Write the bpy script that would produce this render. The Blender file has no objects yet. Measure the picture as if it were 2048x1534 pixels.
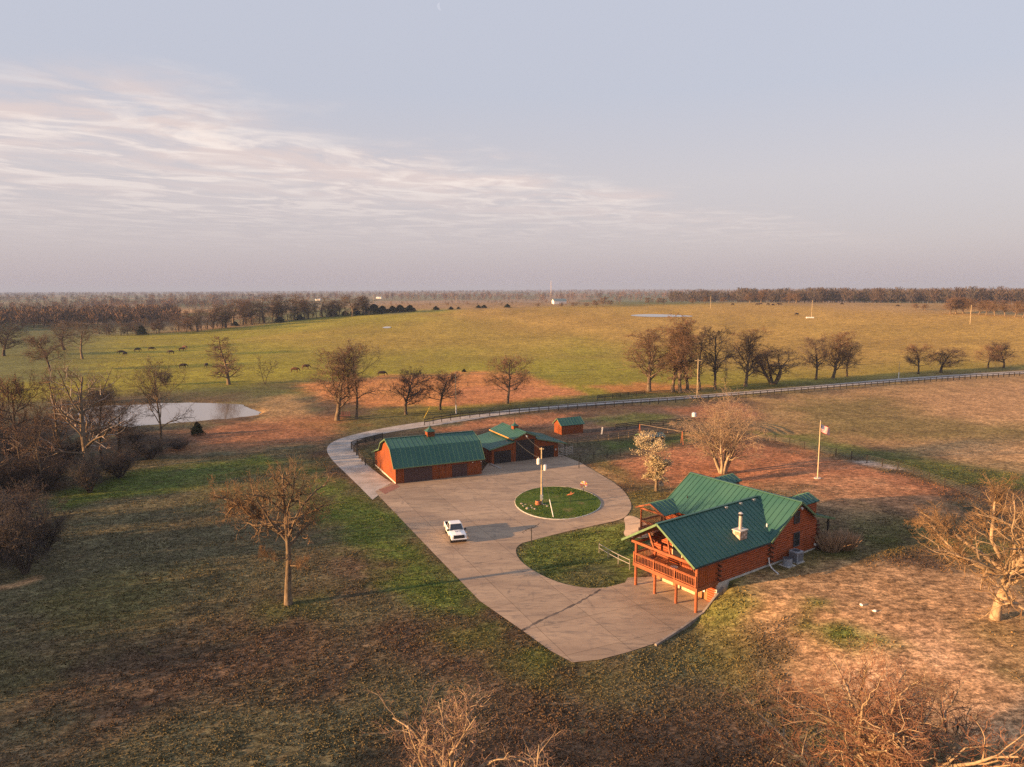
import bpy, math, random
import numpy as np
from mathutils import Vector, Matrix
from mathutils.geometry import delaunay_2d_cdt
R = math.radians
rng = np.random.default_rng(7)
random.seed(5)
sc = bpy.context.scene
col = sc.collection

# ------------------------------------------------------------------ camera
CAMH, FPX, PIT, ROLL = 29.0, 1422.0, R(7.55), R(0.2)
cam_d = bpy.data.cameras.new('camera'); cam = bpy.data.objects.new('camera', cam_d); col.objects.link(cam)
cam_d.sensor_width = 36; cam_d.lens = FPX/2048*36; cam_d.clip_start = 0.5; cam_d.clip_end = 60000
cam.location = (0, 0, CAMH)
cam.rotation_euler = (Matrix.Rotation(math.pi/2-PIT, 3, 'X') @ Matrix.Rotation(-ROLL, 3, 'Z')).to_euler()
sc.camera = cam

# ------------------------------------------------------------------ terrain
HA, HB = np.array([16.504, 60.858]), R(35.5)          # log house corner and axis
def S(t):
    t = np.clip(t, 0, 1); return t*t*(3-2*t)
def huw(x, y):
    dx, dy = x-HA[0], y-HA[1]; c, s = math.cos(HB), math.sin(HB)
    return dx*c+dy*s, -dx*s+dy*c
def hxy(u, w):
    c, s = math.cos(HB), math.sin(HB); return HA[0]+u*c-w*s, HA[1]+u*s+w*c
def tz(x, y):
    x = np.asarray(x, float); y = np.asarray(y, float)
    u, w = huw(x, y)
    back = 1-S((u-22)/70)
    kk = .8*np.clip(-w-1.1, 0, 40); right = S((u+2.2+kk)/(5.2+2*kk))*(1-S((-w-5)/95))*back
    left = S(u/16)*(1-S((w-13)/17))*back
    k = np.clip((8.4-w)/8.4, 0, 1)
    mid = np.where(u < 4.2, 0, left*(1-k)+k*back)
    z = 1.9*np.where(w < -1.1, right, np.where(w < 8.3, mid, left))
    D = np.hypot(x, y); az = np.degrees(np.arctan2(x, np.maximum(y, 1e-3)))
    A = 2.5+10.5*S((az+26)/20)
    rise = A*S((D-300)/400)*(1-S((D-760)/700))
    roll = 1.2*np.sin(x/310+1)*np.sin(y/410)*S((D-350)/500)
    far = 7*S((D-2500)/3000)*(0.5+0.5*np.sin(x/1900+.6))
    return z+np.where(y > 0, rise+far, 0)+roll
def ray(px, py):
    a, b = px-1024, 767-py; c, s = math.cos(ROLL), math.sin(ROLL)
    a, b = a*c+b*s, -a*s+b*c
    x, u = a/FPX, b/FPX
    return x, math.cos(PIT)+u*math.sin(PIT), -math.sin(PIT)+u*math.cos(PIT)
def at(px, py):
    """ground point seen at a photo pixel"""
    rx, ry, rz = ray(px, py)
    t = np.geomspace(25, 14000, 1500)
    h = CAMH+rz*t-tz(rx*t, ry*t)
    i = np.argmax(h <= 0) if (h <= 0).any() else len(t)-1
    lo, hi = t[max(i-1, 0)], t[i]
    for _ in range(30):
        m = (lo+hi)/2
        if CAMH+rz*m-float(tz(rx*m, ry*m)) > 0: lo = m
        else: hi = m
    return Vector((rx*hi, ry*hi, float(tz(rx*hi, ry*hi))))
def proj(p):
    x, y, z = p[0], p[1], p[2]-CAMH
    d = y*math.cos(PIT)-z*math.sin(PIT); u = y*math.sin(PIT)+z*math.cos(PIT)
    a, b = x/d*FPX, u/d*FPX; c, s = math.cos(ROLL), math.sin(ROLL)
    return 1024+a*c-b*s, 767-(a*s+b*c), d
def zat(x, y, py):
    lo, hi = -5.0, 90.0
    for _ in range(50):
        m = (lo+hi)/2
        if proj((x, y, m))[1] > py: lo = m
        else: hi = m
    return lo
def atn(pts): return np.array([list(at(*p)) for p in pts])

# ------------------------------------------------------------------ materials
def newmat(name):
    m = bpy.data.materials.new(name); m.use_nodes = True
    nt = m.node_tree; b = nt.nodes['Principled BSDF']
    return m, nt, b
def nd(nt, t, **kw):
    n = nt.nodes.new(t)
    for k, v in kw.items():
        if k in n.inputs.keys(): n.inputs[k].default_value = v
        else: setattr(n, k, v)
    return n
def mixc(nt, a, b, fac, blend='MIX'):
    n = nt.nodes.new('ShaderNodeMix'); n.data_type = 'RGBA'; n.blend_type = blend
    for s, v in ((n.inputs[0], fac), (n.inputs[6], a), (n.inputs[7], b)):
        if hasattr(v, 'is_linked') or isinstance(v, bpy.types.NodeSocket): nt.links.new(v, s)
        else: s.default_value = v if not isinstance(v, tuple) else (*v[:3], 1)
    return n.outputs[2]
def mathn(nt, op, a, b=None, clamp=False):
    n = nt.nodes.new('ShaderNodeMath'); n.operation = op; n.use_clamp = clamp
    for s, v in zip(n.inputs, (a, b)):
        if v is None: continue
        if isinstance(v, bpy.types.NodeSocket): nt.links.new(v, s)
        else: s.default_value = v
    return n.outputs[0]
def maprange(nt, v, a, b, c, d, smooth=True):
    n = nt.nodes.new('ShaderNodeMapRange'); n.interpolation_type = 'SMOOTHSTEP' if smooth else 'LINEAR'
    nt.links.new(v, n.inputs[0])
    for i, q in enumerate((a, b, c, d)):
        n.inputs[i+1].default_value = q
    return n.outputs[0]
def noise(nt, scale, detail=4, rough=.55, vec=None, dist=0):
    n = nd(nt, 'ShaderNodeTexNoise', Scale=scale, Detail=detail, Roughness=rough, Distortion=dist)
    if vec is not None: nt.links.new(vec, n.inputs['Vector'])
    return n.outputs[0]
def scaled(nt, vec, s):
    n = nd(nt, 'ShaderNodeMapping'); n.inputs['Scale'].default_value = s
    nt.links.new(vec, n.inputs['Vector']); return n.outputs[0]
def simple(name, c, rough=.7, var=.25, scale=3.0, metal=0, bump=0, spec=.4):
    m, nt, b = newmat(name)
    tc = nd(nt, 'ShaderNodeTexCoord').outputs['Object']
    n = noise(nt, scale, 5, .6, tc)
    f = maprange(nt, n, .3, .7, 0, 1)
    lo = tuple(v*(1-var) for v in c); hi = tuple(min(1, v*(1+var)) for v in c)
    nt.links.new(mixc(nt, lo, hi, f), b.inputs['Base Color'])
    b.inputs['Roughness'].default_value = rough; b.inputs['Metallic'].default_value = metal
    b.inputs['Specular IOR Level'].default_value = spec
    if bump:
        bp = nd(nt, 'ShaderNodeBump', Strength=bump, Distance=.05); nt.links.new(n, bp.inputs['Height'])
        nt.links.new(bp.outputs[0], b.inputs['Normal'])
    return m
def logmat(name, c, var=.35, vertical=False, step=.25):
    m, nt, b = newmat(name)
    tc = nd(nt, 'ShaderNodeTexCoord').outputs['Object']
    n1 = noise(nt, 1.0, 5, .65, scaled(nt, tc, (1.2, 1.2, 7) if not vertical else (7, 7, .8)))
    n2 = noise(nt, .5, 3, .5, tc)
    sep = nd(nt, 'ShaderNodeSeparateXYZ'); nt.links.new(tc, sep.inputs[0])
    cc = mixc(nt, tuple(v*(1-var) for v in c), tuple(v*(1+var) for v in c), maprange(nt, n1, .3, .7, 0, 1))
    cc = mixc(nt, cc, tuple(v*.55 for v in c), mathn(nt, 'MULTIPLY', maprange(nt, n2, .5, .75, 0, 1), .6))
    if vertical:
        s2 = mathn(nt, 'ADD', sep.outputs[0], sep.outputs[1])
        fr = mathn(nt, 'FRACT', mathn(nt, 'DIVIDE', s2, step))
        g = mathn(nt, 'GREATER_THAN', fr, .9)
        cc = mixc(nt, cc, tuple(v*.4 for v in c), mathn(nt, 'MULTIPLY', g, .8))
    nt.links.new(cc, b.inputs['Base Color']); b.inputs['Roughness'].default_value = .6
    bp = nd(nt, 'ShaderNodeBump', Strength=.3, Distance=.03); nt.links.new(n1, bp.inputs['Height'])
    nt.links.new(bp.outputs[0], b.inputs['Normal'])
    return m
M = {}
M['log'] = logmat('log_stain', (.32, .068, .014))
M['logdark'] = logmat('log_end', (.085, .035, .02))
M['barnwood'] = logmat('barn_siding', (.24, .052, .005), vertical=True, step=.3)
M['timber'] = logmat('deck_timber', (.27, .075, .024))
M['deckfloor'] = logmat('deck_boards', (.2, .09, .05), vertical=True, step=.15)
M['roof'] = None
def roofmat():
    m, nt, b = newmat('green_metal_roof')
    tc = nd(nt, 'ShaderNodeTexCoord').outputs['Object']
    n = noise(nt, .35, 4, .6, tc); n2 = noise(nt, 5, 4, .7, tc)
    c = mixc(nt, (.03, .1, .078), (.046, .126, .094), maprange(nt, n, .3, .7, 0, 1))
    c = mixc(nt, c, (.05, .1, .07), mathn(nt, 'MULTIPLY', maprange(nt, n2, .55, .8, 0, 1), .3))
    nt.links.new(c, b.inputs['Base Color'])
    nt.links.new(maprange(nt, n2, .3, .7, .4, .6), b.inputs['Roughness'])
    b.inputs['Specular IOR Level'].default_value = .3
    return m
M['roof'] = roofmat()
M['rooftrim'] = simple('roof_trim', (.12, .2, .1), .5, .15)
M['doorbrown'] = simple('brown_door', (.075, .04, .038), .55, .15)
M['doordark'] = simple('dark_door', (.03, .024, .024), .5, .2)
M['white'] = simple('white_paint', (.75, .73, .7), .5, .08)
M['cream'] = simple('cream_paint', (.6, .45, .28), .6, .12)
M['concfound'] = simple('foundation_concrete', (.48, .45, .4), .85, .2, 2, bump=.2)
M['stone'] = None
def stonemat():
    m, nt, b = newmat('chimney_stone')
    tc = nd(nt, 'ShaderNodeTexCoord').outputs['Object']
    v = nd(nt, 'ShaderNodeTexVoronoi', Scale=4.5); nt.links.new(tc, v.inputs['Vector'])
    v2 = nd(nt, 'ShaderNodeTexVoronoi', Scale=4.5, feature='DISTANCE_TO_EDGE'); nt.links.new(tc, v2.inputs['Vector'])
    g = nd(nt, 'ShaderNodeRGBToBW'); nt.links.new(v.outputs['Color'], g.inputs[0])
    c = mixc(nt, (.3, .2, .13), (.62, .5, .4), maprange(nt, g.outputs[0], .2, .8, 0, 1))
    c = mixc(nt, (.1, .08, .07), c, maprange(nt, v2.outputs['Distance'], .01, .06, 0, 1))
    nt.links.new(c, b.inputs['Base Color']); b.inputs['Roughness'].default_value = .9
    return m
M['stone'] = stonemat()
M['steel'] = simple('galvanised_steel', (.55, .5, .45), .4, .12, 4, metal=.5)
M['black'] = simple('black_metal', (.02, .02, .022), .5, .2)
M['grey'] = simple('grey_metal', (.28, .3, .33), .5, .12)
M['darkgrey'] = simple('dark_grille', (.06, .065, .075), .6, .2)
M['glass'] = simple('window_glass', (.02, .024, .03), .08, .1, spec=.8)
M['fencedark'] = simple('fence_dark_wood', (.035, .03, .026), .8, .3)
M['fencegrey'] = simple('fence_weathered', (.2, .15, .1), .85, .3)
M['wire'] = simple('fence_wire', (.1, .1, .09), .6, .2)
M['polewood'] = simple('pole_wood', (.42, .33, .2), .8, .25, 2)
M['rust'] = simple('terracotta', (.4, .14, .06), .8, .25)
M['truck'] = simple('white_car_paint', (.8, .8, .8), .25, .02, spec=.6)
M['tyre'] = simple('tyre_rubber', (.018, .018, .018), .85, .2)
M['lamp'] = simple('lamp_glass', (.7, .68, .62), .15, .05)
M['red'] = simple('flag_red', (.5, .02, .035), .8, .1)
M['blue'] = simple('flag_blue', (.03, .05, .2), .8, .1)
M['yellow'] = simple('yellow_plastic', (.75, .5, .05), .5, .1)
M['pink'] = simple('pink_plastic', (.6, .12, .2), .5, .1)
M['tarp'] = simple('teal_tarp', (.03, .07, .085), .6, .2)
M['orangewood'] = simple('orange_painted_wood', (.42, .13, .05), .7, .2)
M['rock'] = simple('field_stone', (.3, .25, .2), .9, .35, 3, bump=.4)
M['cowdark'] = simple('cow_hide_dark', (.03, .016, .012), .8, .4)
M['cowred'] = simple('cow_hide_red', (.09, .035, .018), .8, .35)
M['brick'] = simple('red_brick_pavers', (.26, .12, .085), .85, .25, 5)
M['teal'] = simple('far_barn_roof', (.14, .2, .22), .5, .1)
def barkmat(name, c1, c2, sc_=4):
    m, nt, b = newmat(name)
    tc = nd(nt, 'ShaderNodeTexCoord').outputs['Object']
    n = noise(nt, sc_, 5, .65, scaled(nt, tc, (1, 1, .35)))
    n2 = noise(nt, .35, 2, .5, tc)
    c = mixc(nt, c1, c2, maprange(nt, n, .3, .7, 0, 1))
    c = mixc(nt, c, tuple(v*.6 for v in c1), mathn(nt, 'MULTIPLY', maprange(nt, n2, .4, .7, 0, 1), .5))
    nt.links.new(c, b.inputs['Base Color']); b.inputs['Roughness'].default_value = .9
    b.inputs['Specular IOR Level'].default_value = .2
    bp = nd(nt, 'ShaderNodeBump', Strength=.5, Distance=.04); nt.links.new(n, bp.inputs['Height'])
    nt.links.new(bp.outputs[0], b.inputs['Normal'])
    return m
M['bark'] = barkmat('oak_bark', (.1, .07, .045), (.24, .18, .12))
M['barkpale'] = barkmat('pale_bark', (.22, .16, .1), (.44, .35, .24))
M['barkdark'] = barkmat('dark_bark', (.05, .038, .03), (.11, .085, .065))
M['barkwhite'] = barkmat('sycamore_bark', (.2, .15, .11), (.6, .52, .44))
M['twig'] = barkmat('brown_twigs', (.13, .075, .045), (.22, .135, .085), 1)
M['twigred'] = barkmat('reddish_twigs', (.17, .08, .045), (.27, .14, .085), 1)
M['twigpale'] = barkmat('pale_twigs', (.25, .16, .1), (.42, .3, .2), 1)
M['twiggold'] = barkmat('golden_twigs', (.17, .1, .05), (.27, .175, .095), 1)
M['twiggrey'] = barkmat('grey_twigs', (.065, .053, .046), (.125, .105, .092), 1)
M['barkgold'] = barkmat('golden_bark', (.24, .17, .1), (.46, .34, .22))
M['twigpink'] = barkmat('pinkish_twigs', (.2, .12, .085), (.34, .22, .16), 1)
M['twigbrown'] = barkmat('dull_brown_twigs', (.1, .07, .052), (.18, .13, .1), 1)
M['twigdark'] = barkmat('dark_twigs', (.06, .042, .035), (.12, .085, .07), 1)
M['blossom'] = barkmat('cream_blossom', (.4, .31, .17), (.62, .52, .32), 1)
M['cedar'] = barkmat('cedar_foliage', (.012, .02, .01), (.035, .045, .02), 1)
M['drygrass'] = barkmat('dry_grass_blades', (.3, .19, .11), (.48, .32, .2), 1)

# ------------------------------------------------------------------ mesh helpers
def mesh_arrays(name, V, Q, mats, mi=None, smooth=False):
    me = bpy.data.meshes.new(name)
    V = np.asarray(V, np.float32); Q = np.asarray(Q, np.int32); k = Q.shape[1]
    me.vertices.add(len(V)); me.vertices.foreach_set('co', V.ravel())
    me.loops.add(Q.size); me.loops.foreach_set('vertex_index', Q.ravel())
    me.polygons.add(len(Q)); me.polygons.foreach_set('loop_start', np.arange(len(Q), dtype=np.int32)*k)
    for m in (mats if isinstance(mats, (list, tuple)) else [mats]): me.materials.append(m)
    if mi is not None: me.polygons.foreach_set('material_index', np.asarray(mi, np.int32))
    me.polygons.foreach_set('use_smooth', np.full(len(Q), smooth))
    me.update(calc_edges=True); me.validate()
    return me
def link(name, me, parent=None):
    o = bpy.data.objects.new(name, me); col.objects.link(o)
    if parent: o.parent = parent
    return o
def tag(o, label=None, cat=None, group=None, kind=None):
    for k, v in (('label', label), ('category', cat), ('group', group), ('kind', kind)):
        if v: o[k] = v
    return o
def thing(name, label, cat, loc=(0, 0, 0), rz=0, group=None):
    o = bpy.data.objects.new(name, None); col.objects.link(o)
    o.location = loc; o.rotation_euler = (0, 0, rz); o.empty_display_size = .2
    return tag(o, label, cat, group)
def copy_tree(o, parent=None):
    c = o.copy(); col.objects.link(c); c.parent = parent
    for ch in [x for x in bpy.data.objects if x.parent == o]: copy_tree(ch, c)
    return c
class MB:
    def __init__(s): s.v = []; s.f = []; s.m = []
    def add(s, vs, fs, mi=0):
        n = len(s.v); s.v += [tuple(v) for v in vs]; s.f += [tuple(n+i for i in f) for f in fs]; s.m += [mi]*len(fs); return s
    def hexa(s, b, t, mi=0):
        """eight corners: bottom loop b (4) and top loop t (4)"""
        return s.add(list(b)+list(t), [(3, 2, 1, 0), (4, 5, 6, 7), (0, 1, 5, 4), (1, 2, 6, 5), (2, 3, 7, 6), (3, 0, 4, 7)], mi)
    def box(s, x0, x1, y0, y1, z0, z1, mi=0):
        return s.hexa([(x0, y0, z0), (x1, y0, z0), (x1, y1, z0), (x0, y1, z0)], [(x0, y0, z1), (x1, y0, z1), (x1, y1, z1), (x0, y1, z1)], mi)
    def bar(s, p, q, w, h=None, mi=0):
        p, q = Vector(p), Vector(q); t = (q-p).normalized(); h = h or w
        r = Vector((0, 0, 1)) if abs(t.z) < .95 else Vector((1, 0, 0))
        a = t.cross(r).normalized()*(w/2); b = a.cross(t).normalized()*(h/2)
        return s.hexa([p-a-b, p+a-b, p+a+b, p-a+b], [q-a-b, q+a-b, q+a+b, q-a+b], mi)
    def tube(s, pts, rad, n=8, mi=0, cap=True):
        pts = [Vector(p) for p in pts]; k = len(pts); rad = rad if isinstance(rad, (list, tuple)) else [rad]*k
        base = len(s.v); ring = []
        for i, p in enumerate(pts):
            t = (pts[min(i+1, k-1)]-pts[max(i-1, 0)]).normalized()
            r = Vector((0, 0, 1)) if abs(t.z) < .95 else Vector((1, 0, 0))
            a = t.cross(r).normalized(); b = t.cross(a)
            for j in range(n):
                an = 2*math.pi*j/n; s.v.append(tuple(p+(a*math.cos(an)+b*math.sin(an))*rad[i]))
        for i in range(k-1):
            for j in range(n):
                s.f.append((base+i*n+j, base+i*n+(j+1) % n, base+(i+1)*n+(j+1) % n, base+(i+1)*n+j)); s.m.append(mi)
        if cap:
            s.f.append(tuple(base+j for j in range(n))[::-1]); s.m.append(mi)
            s.f.append(tuple(base+(k-1)*n+j for j in range(n))); s.m.append(mi)
        return s
    def prism(s, poly, ax, a0, a1, mi=0):
        """poly of (p,q) extruded along axis ax ('x','y','z') from a0 to a1"""
        def P(p, a):
            return {'x': (a, p[0], p[1]), 'y': (p[0], a, p[1]), 'z': (p[0], p[1], a)}[ax]
        n = len(poly); vs = [P(p, a0) for p in poly]+[P(p, a1) for p in poly]
        fs = [tuple(range(n))[::-1], tuple(range(n, 2*n))]+[(i, (i+1) % n, n+(i+1) % n, n+i) for i in range(n)]
        return s.add(vs, fs, mi)
    def build(s, name, mats, parent=None, smooth=False, bevel=0):
        me = bpy.data.meshes.new(name); me.from_pydata(s.v, [], s.f)
        for m in (mats if isinstance(mats, (list, tuple)) else [mats]): me.materials.append(m)
        me.polygons.foreach_set('material_index', s.m)
        if smooth: me.polygons.foreach_set('use_smooth', [True]*len(s.f))
        import bmesh
        bm = bmesh.new(); bm.from_mesh(me); bmesh.ops.recalc_face_normals(bm, faces=bm.faces); bm.to_mesh(me); bm.free()
        me.update()
        o = link(name, me, parent)
        if bevel:
            md = o.modifiers.new('bevel', 'BEVEL'); md.width = bevel; md.segments = 2; md.limit_method = 'ANGLE'
        return o

# ------------------------------------------------------------------ numpy noise
def vnoise(x, y, seed=0):
    xi, yi = np.floor(x).astype(np.int64), np.floor(y).astype(np.int64); fx, fy = x-xi, y-yi
    fx, fy = fx*fx*(3-2*fx), fy*fy*(3-2*fy)
    def h(a, b):
        n = (a*374761393+b*668265263+seed*974711) & 0x7fffffff
        n = ((n ^ (n >> 13))*1274126177) & 0x7fffffff
        return ((n ^ (n >> 16)) & 0xffff)/65535.
    return (h(xi, yi)*(1-fx)+h(xi+1, yi)*fx)*(1-fy)+(h(xi, yi+1)*(1-fx)+h(xi+1, yi+1)*fx)*fy
def fbm(x, y, seed=0, o=4):
    t = 0; a = .5; f = 1
    for i in range(o): t = t+a*vnoise(x*f, y*f, seed+i*17); a *= .5; f *= 2.03
    return t/(1-.5**o)
def sdf(px, py, poly):
    """signed distance to polygon, positive inside"""
    d = np.full(px.shape, 1e9); ins = np.zeros(px.shape, bool); n = len(poly)
    for i in range(n):
        ax, ay = poly[i][:2]; bx, by = poly[(i+1) % n][:2]
        ex, ey = bx-ax, by-ay; wx, wy = px-ax, py-ay
        t = np.clip((wx*ex+wy*ey)/(ex*ex+ey*ey+1e-9), 0, 1)
        d = np.minimum(d, np.hypot(wx-ex*t, wy-ey*t))
        c = (ay > py) != (by > py)
        with np.errstate(divide='ignore', invalid='ignore'):
            ins ^= c & (px < ex*(py-ay)/(by-ay+1e-12)+ax)
    return np.where(ins, d, -d)
def smooth_poly(p, it=2):
    p = np.asarray(p, float)
    for _ in range(it):
        q = np.roll(p, -1, 0); p = np.stack([.75*p+.25*q, .25*p+.75*q], 1).reshape(-1, p.shape[1])
    return p
def smooth_line(p, it=2):
    p = np.asarray(p, float)
    for _ in range(it):
        a, b = p[:-1], p[1:]; q = np.stack([.75*a+.25*b, .25*a+.75*b], 1).reshape(-1, p.shape[1])
        p = np.vstack([p[:1], q, p[-1:]])
    return p

# ------------------------------------------------------------------ ground zones (outline in the photo, then laid on the land)
C = dict(lush=(.09, .118, .022), olive=(.13, .112, .034), dull=(.112, .094, .048), leaf=(.112, .07, .042), straw=(.44, .25, .12),
         redstraw=(.41, .165, .075), pasture=(.26, .222, .025), gold=(.37, .225, .056), orange=(.55, .22, .075), dirt=(.16, .105, .075),
         gravelly=(.42, .27, .17), tan=(.47, .275, .115), fargreen=(.12, .13, .05), farbrown=(.3, .19, .1), mud=(.1, .065, .05), palemud=(.4, .32, .26))
POND = atn([(150, 822), (170, 812), (250, 808), (330, 803), (410, 803), (480, 806), (510, 815), (527, 826), (480, 834), (400, 838), (330, 846), (250, 852), (170, 846)])
POND = smooth_poly(POND[:, :2], 2)
_pn = np.stack([vnoise(POND[:, 0]/3.1, POND[:, 1]/2.3, 5)-.5, vnoise(POND[:, 0]/2.7+9, POND[:, 1]/2.9, 6)-.5], 1); POND = POND+_pn*np.array([2.4, 2.6])
ZONES = [  # colour, px polygon, softness m, strength
 ('pasture', [(0, 655), (210, 672), (400, 660), (640, 634), (760, 627), (1000, 614), (1250, 611), (1500, 607), (2048, 625), (2500, 640), (2500, 760), (2048, 740), (1800, 755), (1400, 790), (1000, 820), (850, 835), (600, 760), (0, 800), (-600, 800), (-600, 655)], 12, 1),
 ('gold', [(900, 612), (1250, 610), (1500, 606), (2600, 620), (2600, 760), (2048, 738), (1700, 748), (1450, 730), (1150, 670), (900, 630)], 40, .9),
 ('gold', [(1460, 606), (2600, 600), (2600, 660), (2048, 658), (1700, 640), (1400, 625)], 25, .9),
 ('farbrown', [(1500, 606), (2600, 602), (2600, 640), (2048, 632), (1700, 622)], 20, .5),
 ('gold', [(700, 650), (1000, 620), (1250, 640), (1250, 690), (1000, 720), (800, 700), (560, 690)], 40, .55),
 ('fargreen', [(-600, 648), (300, 650), (380, 658), (210, 672), (180, 760), (-600, 780)], 10, .8),
 ('lush', [(380, 765), (600, 775), (760, 752), (1200, 742), (1100, 752), (640, 775), (600, 790), (360, 790)], 8, .45),
 ('orange', [(590, 765), (680, 762), (760, 752), (850, 750), (960, 742), (1060, 752), (1130, 772), (1170, 790), (1000, 806), (880, 812), (740, 815), (640, 800)], 3, .9),
 ('redstraw', [(900, 775), (1060, 768), (1130, 778), (1165, 790), (1000, 804), (900, 808)], 3, .7),
 ('orange', [(1185, 770), (1270, 765), (1380, 768), (1425, 772), (1380, 785), (1230, 785)], 3, .8),
 ('olive', [(1100, 795), (1400, 780), (1500, 775), (2048, 732), (2048, 742), (1600, 776), (1250, 803), (1000, 825), (850, 845), (700, 868), (560, 850), (700, 835), (900, 818), (1000, 808)], 5, .85),
 ('tan', [(520, 800), (590, 790), (620, 830), (560, 850), (500, 845)], 4, .6),
 ('redstraw', [(420, 850), (560, 840), (660, 835), (700, 850), (640, 880), (480, 900), (330, 905)], 5, .6),
 # right hand field by the road
 ('tan', [(1500, 800), (1700, 780), (2048, 752), (2600, 720), (2600, 980), (2048, 945), (1900, 920), (1700, 890), (1540, 870)], 6, .75),
 ('olive', [(1520, 810), (1700, 790), (1800, 790), (1900, 830), (2200, 860), (2200, 900), (1800, 880), (1600, 870)], 10, .7),
 ('lush', [(1540, 868), (1640, 878), (1800, 905), (1950, 935), (2100, 960), (2100, 985), (1890, 970), (1700, 912), (1560, 880)], 4, .7),
 ('straw', [(1780, 790), (2048, 765), (2300, 760), (2300, 830), (2000, 850), (1850, 830)], 9, .75),
 ('straw', [(1880, 890), (2048, 880), (2300, 890), (2300, 940), (2048, 930), (1900, 915)], 6, .6),
 # paddocks
 ('redstraw', [(860, 858), (1000, 838), (1150, 825), (1130, 850), (1030, 850), (900, 870)], 3, .8),
 ('dirt', [(1110, 855), (1180, 830), (1280, 815), (1400, 808), (1480, 805), (1520, 830), (1400, 850), (1240, 858), (1150, 870)], 4, .8),
 ('lush', [(1170, 838), (1260, 822), (1350, 830), (1380, 845), (1240, 850)], 4, .75),
 ('redstraw', [(1320, 815), (1480, 806), (1520, 830), (1440, 850), (1380, 835)], 4, .7),
 ('mud', [(1140, 866), (1300, 850), (1360, 850), (1300, 862), (1150, 885)], 2, .8),
 ('lush', [(1160, 890), (1270, 872), (1400, 868), (1420, 885), (1270, 905), (1170, 915)], 3, .75),
 ('mud', [(1120, 895), (1190, 885), (1230, 905), (1150, 920)], 3, .7),
 ('redstraw', [(1190, 925), (1290, 900), (1420, 880), (1530, 885), (1700, 920), (1890, 978), (1850, 1040), (1700, 1010), (1560, 960), (1420, 985), (1290, 965), (1250, 975)], 5, .95),
 ('straw', [(1600, 960), (1750, 970), (1850, 1010), (1800, 1060), (1660, 1040), (1560, 990)], 6, .5),
 ('olive', [(1165, 922), (1210, 915), (1260, 940), (1290, 985), (1290, 1010), (1262, 1000), (1235, 968)], 3, .8),
 ('tan', [(1180, 935), (1215, 945), (1250, 970), (1262, 990), (1255, 975), (1225, 955)], 2, .7),
 ('olive', [(1240, 980), (1310, 975), (1340, 985), (1300, 1010), (1280, 1040), (1262, 1020)], 2, .7),
 ('palemud', [(1690, 920), (1740, 921), (1790, 931), (1818, 940), (1780, 942), (1730, 931)], 1.2, .9),
 # right yard and foreground
 ('olive', [(1430, 1190), (1560, 1130), (1660, 1090), (1760, 1050), (1900, 1050), (2048, 1090), (2048, 1120), (1800, 1110), (1640, 1145), (1500, 1180)], 5, .8),
 ('lush', [(1420, 1180), (1640, 1105), (1690, 1085), (1700, 1110), (1560, 1150), (1450, 1200)], 3, .6),
 ('lush', [(1700, 1050), (1790, 1020), (1850, 1050), (1800, 1085), (1720, 1090)], 5, .5),
 ('straw', [(1480, 1200), (1600, 1140), (1800, 1120), (2048, 1180), (2200, 1300), (2200, 1460), (1900, 1430), (1700, 1370), (1560, 1300), (1490, 1240)], 4, .95),
 ('gravelly', [(1700, 1260), (1900, 1250), (2000, 1320), (1950, 1400), (1760, 1360)], 6, .45),
 ('lush', [(1560, 1235), (1620, 1195), (1660, 1200), (1650, 1235), (1720, 1250), (1790, 1280), (1730, 1300), (1640, 1280), (1570, 1265)], 1.6, 1.0),
 ('olive', [(1310, 1300), (1430, 1240), (1480, 1240), (1540, 1290), (1460, 1340), (1340, 1330)], 3, .7),
 ('lush', [(1400, 1220), (1470, 1180), (1500, 1190), (1470, 1240), (1430, 1250)], 2, .6),
 ('olive', [(1960, 1250), (2048, 1240), (2100, 1300), (2040, 1330)], 3, .6),
 # lawn left of the driveway
 ('dull', [(0, 1000), (300, 920), (500, 920), (640, 960), (700, 1100), (560, 1260), (0, 1330)], 8, .8),
 ('lush', [(90, 985), (260, 945), (420, 925), (520, 912), (560, 920), (500, 955), (330, 985), (140, 1010)], 2.5, .9),
 ('olive', [(400, 960), (560, 930), (640, 920), (690, 985), (760, 1050), (700, 1060), (560, 1010), (420, 1010)], 4, .6),
 ('lush', [(630, 940), (700, 965), (760, 1005), (860, 1110), (960, 1205), (1050, 1270), (1140, 1330), (1070, 1335), (940, 1265), (820, 1180), (720, 1090), (640, 1030)], 3.0, .95),
 ('olive', [(850, 1230), (960, 1240), (1060, 1300), (1120, 1340), (1240, 1340), (1200, 1370), (1040, 1360), (900, 1300)], 3, .6),
 ('lush', [(530, 1200), (640, 1190), (660, 1215), (560, 1245), (500, 1240)], 2, .5),
 ('olive', [(100, 1190), (380, 1130), (420, 1180), (240, 1250), (150, 1330), (60, 1310)], 5, .55),
 ('straw', [(-20, 1172), (30, 1165), (80, 1150), (90, 1156), (40, 1175), (-20, 1185)], .6, .9),  # sun gap beside the thicket: lit grass painted into the ground colour as straw
 ('lush', [(1030, 1100), (1060, 1083), (1200, 1050), (1250, 1042), (1290, 1060), (1280, 1150), (1250, 1166), (1190, 1178), (1110, 1168), (1050, 1135)], 1.2, .85),
 ('dull', [(1120, 1130), (1200, 1120), (1230, 1150), (1180, 1175), (1110, 1165)], 2, .6),
 ('olive', [(700, 900), (770, 880), (760, 960), (720, 930)], 2, .6),
 ('tan', [(700, 905), (735, 945), (775, 975), (750, 985), (720, 940)], 1.5, .5),
]
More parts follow.
